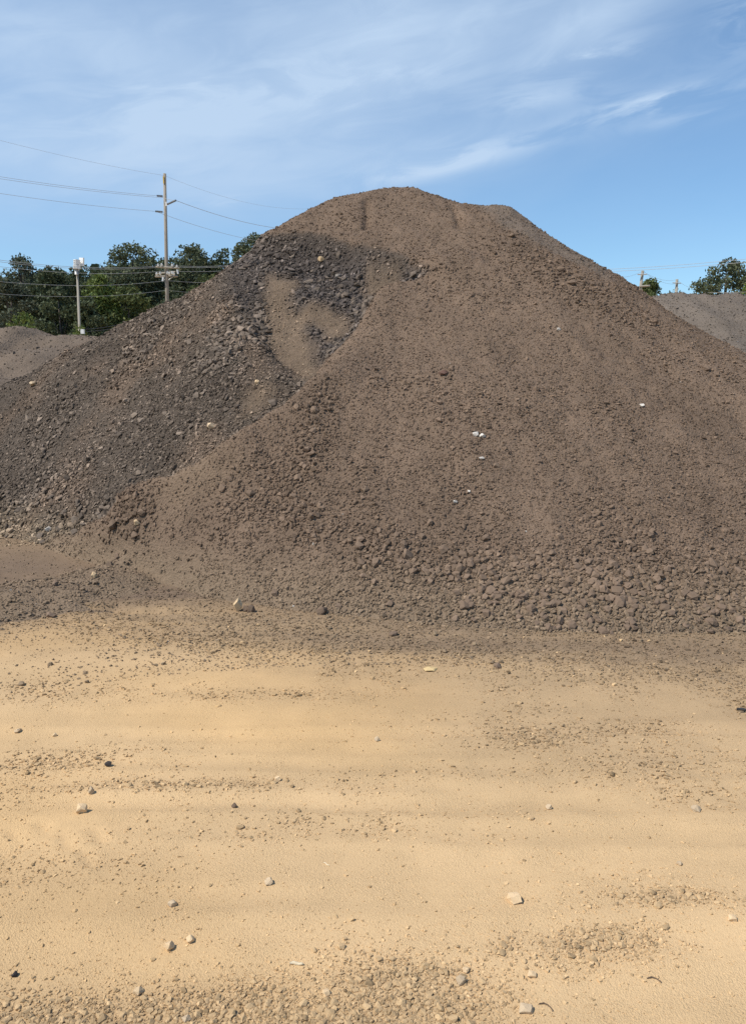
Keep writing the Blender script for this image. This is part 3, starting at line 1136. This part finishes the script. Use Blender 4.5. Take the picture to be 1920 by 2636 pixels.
loose('rock', 1412, 2080, 15, 14, M_DUST, 'rounded tan stone half sunk in the middle of the road', seed=34, angular=.2)
loose('rock', 437, 2441, 22, 20, M_PALE, 'pale cornered rock near the bottom, left of centre', seed=35, sink=.2)
loose('rock', 491, 2419, 20, 15, M_PALE, 'pale stone just above and right of the cornered rock', seed=36, sink=.25)
loose('rock', 357, 2551, 22, 17, M_PALE, 'cream stone among the gravel at the bottom left', seed=37)
loose('rock', 841, 2557, 18, 13, M_PALE, 'cream stone at the edge of the bottom gravel, near the centre', seed=38)
loose('rock', 445, 2329, 20, 16, M_DUST, 'dusty round stone on the plain road, above the pale pair', seed=39, angular=.2)
loose('rock', 692, 2271, 22, 17, M_DUST, 'weathered tan stone on bare road below the pale straw', seed=40)
loose('rock', 1370, 2508, 24, 13, M_PALE, 'flat pale stone on the road below the right gravel patches', seed=41)
loose('rock', 1355, 2597, 36, 20, M_DUST, 'wide flat tan stone sunk in the road at the bottom right', seed=42, sink=.4)
loose('rock', 1199, 2497, 20, 13, M_PALE, 'pale oval stone at the right end of the bottom gravel', seed=43)
loose('rock', 1187, 2525, 24, 24, M_DUST, 'dusty large stone under the pale oval stone', seed=44, angular=.2, sink=.4)
loose('rock', 1885, 2364, 22, 14, M_PALE, 'pale stone at the right edge beside a dark gravel patch', seed=45)
loose('rock', 40, 2512, 14, 12, M_BLACK, 'dark stone at the left edge of the bottom gravel', seed=46)
loose('rock', 480, 2623, 20, 14, M_DUST, 'tan stone on the bottom edge of the picture, in gravel', seed=47, sink=.35)
loose('rock', 1748, 2224, 14, 10, M_DUST, 'small tan stone alone above the dark right gravel patch', seed=48)
loose('earth_patch', 1108, 1721, 40, 9, M_OCHRE, 'streak of ochre earth crust on the dark toe gravel', 'earth', seed=49, angular=.2, sink=.42)


def twig(name, a, b, r, mat, label, cat, bend=.012):
    A, Bp = gnd(*a), gnd(*b)
    pts = []
    for i in range(6):
        t = i / 5
        p = A.lerp(Bp, t)
        p.z = top_h(p.x, p.y) + r * .6 + .002 * sin(t * 9)
        p.x += bend * sin(t * pi)
        p.y += bend * .5 * sin(t * 5)
        pts.append(p)
    m = MB().tube(pts, [r * .6, r, r, r * .9, r * .8, r * .4], 6)
    return m.build(name, mat, None, smooth=True, label=label, category=cat)


M_TWIG = plain_material('dry_twig', (.12, .08, .05), .9)
M_STRAW = plain_material('bleached_straw', (.66, .54, .36), .8)
twig('twig', (1664, 2520), (1698, 2528), .0022, M_TWIG, 'thin dark twig below the right hand gravel patch', 'twig')
twig('twig', (1386, 2584), (1420, 2599), .002, M_TWIG, 'thin brown twig by the wide flat stone at the bottom', 'twig')
twig('straw', (833, 2223), (848, 2231), .0022, M_STRAW, 'short bleached straw on bare road', 'straw', .002)
twig('root_piece', (746, 2480), (782, 2482), .0048, M_STRAW, 'knobbly pale root piece at the upper edge of bottom gravel', 'root', .003)
# dark strip of scrap at the right edge of the road
p = gnd(1912, 1833)
mb = MB()
pp = [(p.x - .03, p.y + .01, .010), (p.x - .01, p.y + .004, .014), (p.x + .02, p.y - .004, .011), (p.x + .05, p.y, .017), (p.x + .09, p.y - .012, .012)]
mb.tube(pp, [.004, .009, .007, .010, .006], 7)
mb.build('rubber_strip', plain_material('old_rubber', (.03, .028, .027), .7), None, label='black rubber scrap on the ground at the right edge', category='scrap', smooth=True)


# ------------------------------------------------------------------ far stockpiles
def far_pile(name, crest, Y, front, back, label, tint, seed, slump=0.0, yspan=8.0, n_cl=7000, xpad=1.0, bands=0.0):
    pts = [at(u, v, Y) for u, v in crest]
    cx, cz = np.array([p.x for p in pts]), np.array([p.z for p in pts])
    xs = np.arange(cx[0] - xpad, cx[-1] + xpad, .07)
    ys = np.arange(Y - yspan, Y + cz.max() / back + 1, .07)

    def hf(X, Yv):
        zc = np.interp(X, cx, cz) * sstep(cx[0] - xpad, cx[0], X) * sstep(cx[-1] + xpad, cx[-1], X)
        t = Yv - Y
        soft = np.sqrt(t * t + .12) - .346
        z = zc - np.where(t < 0, soft * front, soft * back)
        z = z + .13 * fbm(X, Yv, .5, 3, seed) + .06 * fbm(X * 1.6, Yv * .7, 1.6, 4, seed + 1)
        if bands:
            z = z + bands * np.sin(Yv * 3.2 + fbm(X, Yv, .4, 2, seed + 5)) * sstep(0, 1.0, -t)
        return z
    X, Yg = np.meshgrid(xs, ys)
    Z = hf(X, Yg)
    ix = np.arange(X.size).reshape(X.shape)
    q = np.stack([ix[:-1, :-1].ravel(), ix[:-1, 1:].ravel(), ix[1:, 1:].ravel(), ix[1:, :-1].ravel()], 1)
    V = np.stack([X.ravel(), Yg.ravel(), Z.ravel()], 1)
    q = q[V[q, 2].max(1) > -.05]
    used, inv = np.unique(q, return_inverse=True)
    V = V[used]
    tn = np.array(tint) * (1 + .18 * fbm(V[:, 0], V[:, 1], .8, 4, seed + 2) + .1 * fbm(V[:, 0], V[:, 1], 4, 3, seed + 3))[:, None]
    o = link(name, mesh_np(name, V, inv.reshape(q.shape), True, tn), M_FARPILE, label=label, category='stockpile')
    r = np.random.default_rng(seed)
    x = r.uniform(xs[0], xs[-1], n_cl)
    y = r.uniform(ys[0], Y + .5, n_cl)
    z = hf(x, y)
    k = z > .05
    x, y, z = x[k], y[k], z[k]
    sz = .014 * np.exp(r.normal(0, .45, len(x)))
    tt = np.array(tint) * (1.05 + r.normal(0, .12, len(x)))[:, None]
    b = r.uniform(0, 1, len(x)) > .985
    tt[b] = (.5, .46, .42)
    fl = np.stack([np.ones(len(x)), r.uniform(.7, 1, len(x)), r.uniform(.5, .8, len(x))], 1)
    scatter_mesh('gravel', np.stack([x, y, z + .005], 1), sz, fl, rot_mats(len(x), 1, r), np.clip(tt, .02, .7), 1.0, 2 * sz / y * PXM, M_CLOD, o, False, seed)
    return o


far_pile('stockpile', [(-420, 900), (-200, 868), (0, 850), (20, 846), (60, 844), (92, 845), (125, 862), (160, 868), (195, 861), (230, 864), (330, 880), (420, 930)],
         17.0, .24, .55, 'low grey brown heap behind the asphalt heap at the left edge', (.160, .121, .088), 201, yspan=8.5, bands=.05)
far_pile('stockpile', [(1560, 830), (1620, 785), (1675, 756), (1720, 749), (1745, 746), (1775, 751), (1830, 755), (1870, 755), (1900, 758), (2000, 775), (2250, 830)],
         19.0, .5, .6, 'grey gravel heap behind the right flank of the mound', (.155, .125, .098), 231, yspan=9.0, n_cl=14000)


# ------------------------------------------------------------------ trees
BARK = plain_material('bark', (.10, .08, .065), .9, 0, .3, 6, (1, 1, .2))
LEAF = {k: leaf_material('leaf_' + k, c) for k, c in dict(pine=(0.115, 0.132, 0.072), dark=(0.09, 0.108, 0.056), mid=(0.128, 0.152, 0.058),
                                                         light=(.150, .190, .055), grey=(.105, .118, .076)).items()}


def tree(name, u, vtop, wpx, Y, kind, label, seed, base_frac=.25, vbase=None, n_leaf=12000, leaf=.25, blobs=70, trunk=True, tip=.3, cat='tree', round_=1.0, open_=0.0):
    r = np.random.default_rng(seed)
    top = at(u, vtop, Y)
    H = top.z
    W = wpx / FPX * Y / 2 * (1.3 if trunk else 1)
    root = empty(name, (top.x, Y, 0), label=label, category=cat)
    zb = H * base_frac
    cz, rz = (H + zb) / 2, (H - zb) / 2
    # clumps on and inside an egg-shaped envelope
    cl = []
    for i in range(blobs):
        t = r.uniform(-1, 1) if i > 4 else (.9, .6, .3, 0, -.4)[i]
        env = math.sqrt(max(1 - abs(t) ** 2.2, .03))
        env *= (1 - tip * max(t, 0) * .8)
        a = r.uniform(0, 2 * pi)
        q = W * env * math.sqrt(r.uniform(.15, 1)) * .82
        rad = min(W, H * .16) * r.uniform(.34, .6) * (1 - .3 * max(t, 0))
        cl.append((q * cos(a), q * sin(a), cz + t * (rz - rad * .8), rad))
    cl[0] = (r.uniform(-.15, .15) * W, 0, H - W * .2, W * .22)
    per = np.array([c[3] ** 2 for c in cl])
    per = (per / per.sum() * n_leaf).astype(int) + 8
    P, C, S = [], [], []
    for (bx, by, bz, rad), m in zip(cl, per):
        dv = r.normal(size=(m, 3))
        dv /= np.linalg.norm(dv, axis=1)[:, None]
        rr = rad * r.uniform(.25, 1.0, m) ** .5 * (1 + .25 * np.sin(dv[:, 0] * 5 + bx) * np.cos(dv[:, 2] * 6 + by))
        q = dv * rr[:, None] * np.array([1, 1, .8]) + np.array([bx, by, bz])
        P.append(q)
        C.append(np.full(m, r.uniform(.8, 1.2)) * r.uniform(.85, 1.15, m))
        S.append(r.uniform(.6, 1.3, m) * leaf)
    P, C, S = np.concatenate(P), np.concatenate(C), np.concatenate(S)
    P[:, 2] = np.maximum(P[:, 2], .1)
    m = len(P)
    # each leaf spray is a bent pair of faces
    A = r.normal(size=(m, 3))
    A /= np.linalg.norm(A, axis=1)[:, None]
    Bv = np.cross(A, r.normal(size=(m, 3)))
    Bv /= np.linalg.norm(Bv, axis=1)[:, None]
    A, Bv = A * S[:, None], Bv * (S * .55)[:, None]
    V = np.stack([P - A * .5, P + Bv * .5, P + A * .5, P - Bv * .5], 1).reshape(-1, 3)
    F = np.arange(m * 4).reshape(-1, 4)
    hue = r.normal(0, .06, m)
    tint = np.stack([C * (1 + hue), C, C * (1 - hue)], 1)
    me = mesh_np('crown', V, F, False, np.repeat(tint, 4, 0))
    link('crown', me, LEAF[kind], root)
    if trunk:
        mb = MB()
        lean = r.uniform(-.03, .03) * H
        mb.tube([(0, 0, -.1), (lean * .3, 0, H * .3), (lean * .8, 0, H * .65), (cl[0][0] * .8, 0, H * .92)], [H * .018, H * .014, H * .009, H * .003], 7, True)
        mb.build('trunk', BARK, root, smooth=True)
        mb = MB()
        for bx, by, bz, rad in cl[1:12]:
            z0 = max(H * .2, bz - rad - .18 * H)
            s = Vector((lean * z0 / H, 0, z0))
            e = Vector((bx, by, bz))
            mb.tube([s, s.lerp(e, .55) + Vector((0, 0, .02 * H)), e], [H * .006, H * .004, H * .0015], 5, False)
        mb.build('limbs', BARK, root, smooth=True)
    return root


G1 = None
T = [
    ('pine_tree', 48, 655, 100, 66, 'grey', 'grey green pine with an airy flat crown at the left edge', dict(base_frac=.45, tip=.1, blobs=30, n_leaf=6500)),
    ('broadleaf_tree', 20, 715, 190, 60, 'grey', 'dull green tree filling the left edge below the airy pine', dict(base_frac=.05)),
    ('broadleaf_tree', 128, 682, 110, 62, 'dark', 'dark broadleaf tree left of the lamp post', dict(base_frac=.35)),
    ('broadleaf_tree', 150, 735, 150, 57, 'dark', 'dark lower tree in front of the dark broadleaf, left of the lamp post', dict(base_frac=.03)),
    ('broadleaf_tree', 205, 678, 120, 66, 'dark', 'dark tree straight behind the lamp post', dict(base_frac=.35)),
    ('broadleaf_tree', 255, 705, 90, 58, 'light', 'yellow green tree just right of the lamp post', dict(base_frac=.35)),
    ('broadleaf_tree', 225, 760, 110, 55, 'dark', 'shadowy low tree at the foot of the yellow green one', dict(base_frac=.02)),
    ('pine_tree', 340, 620, 135, 64, 'pine', 'tall dense pine left of the utility pole', dict(base_frac=.45, tip=.0)),
    ('broadleaf_tree', 330, 730, 160, 58, 'mid', 'olive tree below the tall dense pine', dict(base_frac=.03)),
    ('broadleaf_tree', 425, 660, 110, 70, 'dark', 'tree behind the utility pole between two taller pines', dict(base_frac=.35)),
    ('pine_tree', 495, 626, 115, 66, 'pine', 'tall pine just right of the utility pole', dict(base_frac=.42, tip=.05)),
    ('broadleaf_tree', 445, 735, 140, 60, 'dark', 'dark low tree at the foot of the utility pole', dict(base_frac=.03)),
    ('pine_tree', 575, 636, 90, 66, 'dark', 'dark pine against the mound, second from the summit side', dict(base_frac=.35)),
    ('pine_tree', 655, 597, 110, 64, 'pine', 'pine topping the skyline where it meets the mound', dict(base_frac=.42, tip=.05)),
    ('broadleaf_tree', 545, 700, 160, 62, 'mid', 'mid green tree low beside the left slope of the mound', dict(base_frac=.03)),
    ('bush', 55, 800, 130, 34, 'light', 'bright green bush behind the low heap at the left edge', dict(base_frac=.0, tip=.1, trunk=False, leaf=.13, n_leaf=4200, cat='bush')),
    ('bush', 205, 832, 62, 33, 'light', 'small bright bush around the foot of the lamp post', dict(base_frac=.0, tip=.1, trunk=False, leaf=.1, n_leaf=2200, cat='bush')),
    ('broadleaf_tree', 1672, 714, 72, 75, 'mid', 'small round green tree beside the leaning pole at right', dict(base_frac=.05)),
    ('pine_tree', 1868, 661, 150, 66, 'pine', 'large open pine at the right edge', dict(base_frac=.3, tip=.15, n_leaf=11000, leaf=.26, blobs=50)),
    ('broadleaf_tree', 1925, 726, 60, 60, 'light', 'yellow green tree at the right edge, under the large pine', dict(base_frac=.05)),
    ('broadleaf_tree', 1735, 741, 70, 90, 'mid', 'low green tree showing just over the grey gravel heap', dict(base_frac=.0, leaf=.3, n_leaf=2500)),
]
for i, (nm, u, vt, wp, Y, kd, lb, kw) in enumerate(T):
    tree(nm, u, vt, wp, Y, kd, lb, 300 + i, **kw)

# woods behind the single trees, one unbroken mass
rw = np.random.default_rng(400)
NW = 44000
uu = rw.uniform(-1700, 760, NW)
crest_u = np.where(uu < 235, 722, 694) - 35 * fbm(uu / 90, uu * 0, 1.0, 3, 401) + rw.normal(0, 8, NW)
Yw = rw.uniform(76, 84, NW)
vv = crest_u + (905 - crest_u) * rw.uniform(0, 1, NW) ** 1.2
Pw = np.array([tuple(at(a, b, c)) for a, b, c in zip(uu, vv, Yw)])
Pw[:, 2] = np.maximum(Pw[:, 2], .1)
A_ = rw.normal(size=(NW, 3))
A_ /= np.linalg.norm(A_, axis=1)[:, None]
B_ = np.cross(A_, rw.normal(size=(NW, 3)))
B_ /= np.linalg.norm(B_, axis=1)[:, None]
sw = rw.uniform(.5, 1.1, NW)[:, None]
V_ = np.stack([Pw - A_ * sw * .5, Pw + B_ * sw * .35, Pw + A_ * sw * .5, Pw - B_ * sw * .35], 1).reshape(-1, 3)
ct = np.repeat(rw.uniform(.7, 1.2, NW), 4)[:, None] * np.ones(3)
link('woods', mesh_np('woods', V_, np.arange(NW * 4).reshape(-1, 4), False, ct), LEAF['dark'], kind='stuff', label='dark woods behind the tree line at left')

# ------------------------------------------------------------------ utility pole
WOOD = plain_material('weathered_wood', (.27, .23, .18), .9, 0, .2, 5, (1, 1, .1))
PALEWOOD = plain_material('pale_wood', (.30, .27, .22), .9, 0, .2, 5, (1, 1, .1))
STEEL = plain_material('galvanised_steel', (.45, .46, .46), .5, .3)
PORC = plain_material('white_porcelain', (.72, .73, .72), .35)
GREYP = plain_material('grey_polymer', (.17, .18, .19), .5)
YELLOW = plain_material('yellow_tag', (.65, .42, .06), .6)
WHITEP = plain_material('white_paint', (.80, .80, .78), .5, 0, .05)
WIRE = plain_material('aluminium_cable', (.40, .41, .42), .6, .0)
WIRED = plain_material('black_cable', (.06, .06, .065), .6)

YP = 42.0


def base_of(u, v, Y):
    p = at(u, v, Y)
    return Vector((p.x, p.y, 0))


pt0, pb0 = at(424.5, 447, YP), at(431, 772, YP)
slope = (pb0 - pt0) / (pt0.z - pb0.z)
pfoot = pt0 + slope * pt0.z
pole = empty('utility_pole', pfoot, category='utility pole', label='tall weathered wooden utility pole standing before the trees at left')
L = lambda p: Vector(p) - pfoot
MB().tube([L(pfoot - Vector((0, 0, .3))), L(pt0.lerp(pfoot, .5)), L(pt0)], [.115, .098, .075], 12).build('shaft', WOOD, pole, smooth=True)
p = at(421.8, 463, YP - .1)
MB().box(L(p), (.06, .03, .34)).build('tag', YELLOW, pole)
for (a, b) in (((419.5, 505), (405, 504)), ((419.5, 545.5), (401, 544))):
    A, Bp = L(at(*a, YP)), L(at(*b, YP))
    mb = MB()
    N = 9
    pts, rad = [], []
    for i in range(N * 2):
        pts.append(A.lerp(Bp, i / (N * 2 - 1)))
        rad.append(.055 if i % 2 else .03)
    mb.tube(pts, rad, 8)
    mb.build('insulator', GREYP, pole)
A, Bp = L(at(431, 526, YP - .1)), L(at(453, 516, YP - .4))
mb = MB()
mb.tube([A.lerp(Bp, i / 17) for i in range(18)], [.055 if i % 2 else .03 for i in range(18)], 8)
mb.build('insulator', GREYP, pole)
MB().box(L(at(428.5, 525, YP - .15)), (.08, .05, .2)).build('bracket', WHITEP, pole)
# two pairs of crossarms with white insulators and cut-outs
for (ua, va, ub, vb, yy) in ((402, 687, 462, 690, -.2), (400, 712, 458, 711, .2), (403, 705, 452, 700, .35)):
    A, Bp = L(at(ua, va, YP + yy)), L(at(ub, vb, YP + yy))
    MB().tube([A, Bp], [.05, .05], 4).build('crossarm', PALEWOOD, pole)
for (u, v) in ((404, 706), (413, 705), (432, 704), (437, 706), (444, 704), (448, 706), (408, 684), (417, 683), (444, 684), (456, 687)):
    A = L(at(u, v + 3, YP - .2))
    mb = MB()
    mb.tube([A, A + Vector((0, 0, .05)), A + Vector((0, 0, .055)), A + Vector((0, 0, .11)), A + Vector((0, 0, .115)), A + Vector((0, 0, .16))], [.03, .08, .04, .07, .03, .03], 8)
    mb.build('insulator', PORC, pole)
for (u, v, du) in ((421, 719, -1.5), (457, 700, 2.0)):
    A, Bp = L(at(u, v - 6, YP - .2)), L(at(u + du, v + 5, YP - .2))
    MB().tube([A, Bp], .045, 6).build('fuse_cutout', PORC, pole)
for s in (-1, 1):
    A = L(at(430 + s * 20, 710, YP + .2))
    Bp = L(at(430 + s * 2, 722, YP + .15))
    MB().tube([A, Bp], .02, 4).build('brace', STEEL, pole)

# ------------------------------------------------------------------ lamp / siren post
YL = 33.0
lt_, lb_ = at(199.5, 690, YL), at(206, 862, YL)
sl = (lb_ - lt_) / (lt_.z - lb_.z)
lfoot = lt_ + sl * lt_.z
lamp = empty('lamp_post', lfoot, category='lamp post', label='wooden post with white floodlight boxes on top, standing behind the low heap')
L = lambda p: Vector(p) - lfoot
MB().tube([L(lfoot - Vector((0, 0, .3))), L(lt_)], [.060, .044], 10).build('shaft', PALEWOOD, lamp, smooth=True)
MB().tube([L(at(203.5, 697, YL - .12)), L(at(203, 672, YL - .12))], .03, 6).build('conduit', STEEL, lamp)
MB().tube([L(at(198, 707, YL - .1)), L(at(197.5, 692, YL - .1))], .075, 8).build('ballast', STEEL, lamp, smooth=True)


def framed_box(name, u, v, wpx, hpx, dep, rz, Y):
    k = Y / FPX
    mb = MB()
    c = L(at(u, v, Y))
    rot = Euler((0, 0, rz))
    mb.box(c, (wpx * k, dep, hpx * k), rot)
    b = mb.build(name, WHITEP, lamp)
    m2 = MB()
    for q in (-.32, 0, .32):
        m2.box(c + rot.to_matrix() @ Vector((0, -dep / 2 - .01, q * hpx * k)), (wpx * k * .8, .02, hpx * k * .06), rot)
    m2.build('louvre', STEEL, b)
    return b


framed_box('lamp_head', 198.5, 675, 10, 12, .2, -.65, YL - .15)
framed_box('lamp_head', 198.5, 687.5, 12, 9, .2, -.5, YL - .15)
bp = MB()
c = L(at(211, 674, YL))
bp.box(c, (.26, .06, .32), Euler((0, .12, -.6)))
bp.build('panel', WHITEP, lamp)
MB().tube([L(at(203, 676, YL)), c], .02, 5).build('bracket', STEEL, lamp)
MB().box(L(at(213.5, 853.5, YL - .2)), (.13, .12, .18)).build('meter_box', WHITEP, lamp)

# ------------------------------------------------------------------ small poles at right
def small_pole(u0, v0, u1, v1, Y, r, label, arms):
    t, b = at(u0, v0, Y), at(u1, v1, Y)
    s = (b - t) / (t.z - b.z)
    foot = t + s * t.z
    o = empty('utility_pole', foot, category='utility pole', label=label)
    MB().tube([foot - foot, t - foot], [r * 1.25, r], 9).build('shaft', PALEWOOD, o, smooth=True)
    for (ua, va, ub, vb, rr, mt) in arms:
        MB().tube([at(ua, va, Y - .15) - foot, at(ub, vb, Y - .15) - foot], rr, 4).build('crossarm', mt, o)
    return o


small_pole(1653.5, 697, 1648, 738, 58, .10, 'leaning wooden pole with a low crossarm beside the small round tree',
           [(1640, 706.5, 1664, 706, .04, STEEL), (1645, 737.5, 1671, 735.5, .07, PALEWOOD), (1670.5, 733, 1670.5, 738, .06, PALEWOOD)])
small_pole(1741.5, 719, 1740, 746, 70, .11, 'short far pole rising just over the crest of the grey gravel heap',
           [(1730, 728, 1752, 729, .04, STEEL)])


# ------------------------------------------------------------------ wires
def wire(a, b, Ya, Yb, sag, r, mat, label, group, mid=None):
    A, Bp = at(*a, Ya), at(*b, Yb)
    pts = []
    n = 24
    for i in range(n + 1):
        t = i / n
        p = A.lerp(Bp, t)
        p.z -= 4 * sag * t * (1 - t)
        pts.append(p)
    c = pts[0]
    o = MB().tube(pts, r * .55, 5).build('power_line', mat, None, origin=c, smooth=True, label=label, category='power line', group=group)
    o.location = c
    return o


GH, GL, GR = 'high power lines on the tall pole', 'low distribution lines crossing the trees', 'power lines at the right edge'
wire((-420, 240), (424, 452), 30, YP, .25, .009, WIRE, 'topmost thin wire left of the tall pole', GH)
wire((424, 452), (800, 537), YP, 62, .5, .009, WIRE, 'topmost thin wire right of the tall pole, running behind the mound', GH)
wire((-420, 378), (405, 504), 30, YP, .2, .014, WIRE, 'upper of the close wire pair left of the tall pole', GH)
wire((-420, 386), (420, 509), 30, YP, .2, .014, WIRE, 'lower of the close wire pair left of the tall pole', GH)
wire((420, 509), (453, 516), YP, YP - .4, .02, .017, WIRE, 'short jumper wire passing the tall pole to its right insulator', GH)
wire((453, 516), (800, 592), YP - .4, 62, .4, .022, WIRE, 'thick wire from the right insulator of the tall pole to the mound', GH)
wire((-420, 424), (401, 544), 30, YP, .2, .014, WIRE, 'wire to the lower left insulator of the tall pole', GH)
wire((401, 544), (800, 632), YP, 62, .45, .017, WIRE, 'lowest high wire right of the tall pole, meeting the skyline pine', GH)
for k, (va, vm, vb, rr, lb) in enumerate(((590, 683, 655, .016, 'top'), (596, 686, 658, .016, 'second'), (610, 697, 667, .014, 'third'),
                                          (662, 722, 705, .013, 'fourth'), (700, 747, 738, .011, 'lowest'))):
    wire((-420, va), (430, vm), 28, YP + 1, .55, rr, WIRE, lb + ' distribution line left of the tall pole, in front of trees', GL)
    wire((430, vm), (760, vb), YP + 1, 52, .3, rr, WIRE, lb + ' distribution line right of the tall pole, in front of trees', GL)
wire((206, 848), (420, 790), 33, 40, .25, .018, WIRED, 'upper black cable rising right from the foot of the lamp post', 'black cables by the lamp post')
wire((206, 854), (420, 797), 33, 40, .25, .018, WIRED, 'lower black cable rising right from the foot of the lamp post', 'black cables by the lamp post')
wire((1450, 697), (2100, 646), 55, 48, .2, .022, WIRE, 'upper line of the thick pair over the gap at right', GR)
wire((1450, 702), (2100, 655), 55, 48, .2, .022, WIRE, 'lower line of the thick pair over the gap at right', GR)
wire((1560, 712), (1653, 698), 45, 58, .2, .014, WIRE, 'thin wire from the leaning pole top down behind the mound', GR)
wire((1653, 697), (1741, 720), 58, 70, .3, .014, WIRE, 'thin wire between the leaning pole top and the short far pole', GR)
wire((1664, 706), (1752, 729), 58, 70, .3, .014, WIRE, 'thin lower wire between the crossarms of leaning and short poles', GR)
wire((1741, 720), (1800, 742), 70, 95, .3, .016, WIRE, 'thin wire falling right from the short far pole', GR)
wire((1820, 753.5), (2000, 747), 23, 22, .02, .014, PALEWOOD, 'pale level cable just over the crest of the grey gravel heap', GR)
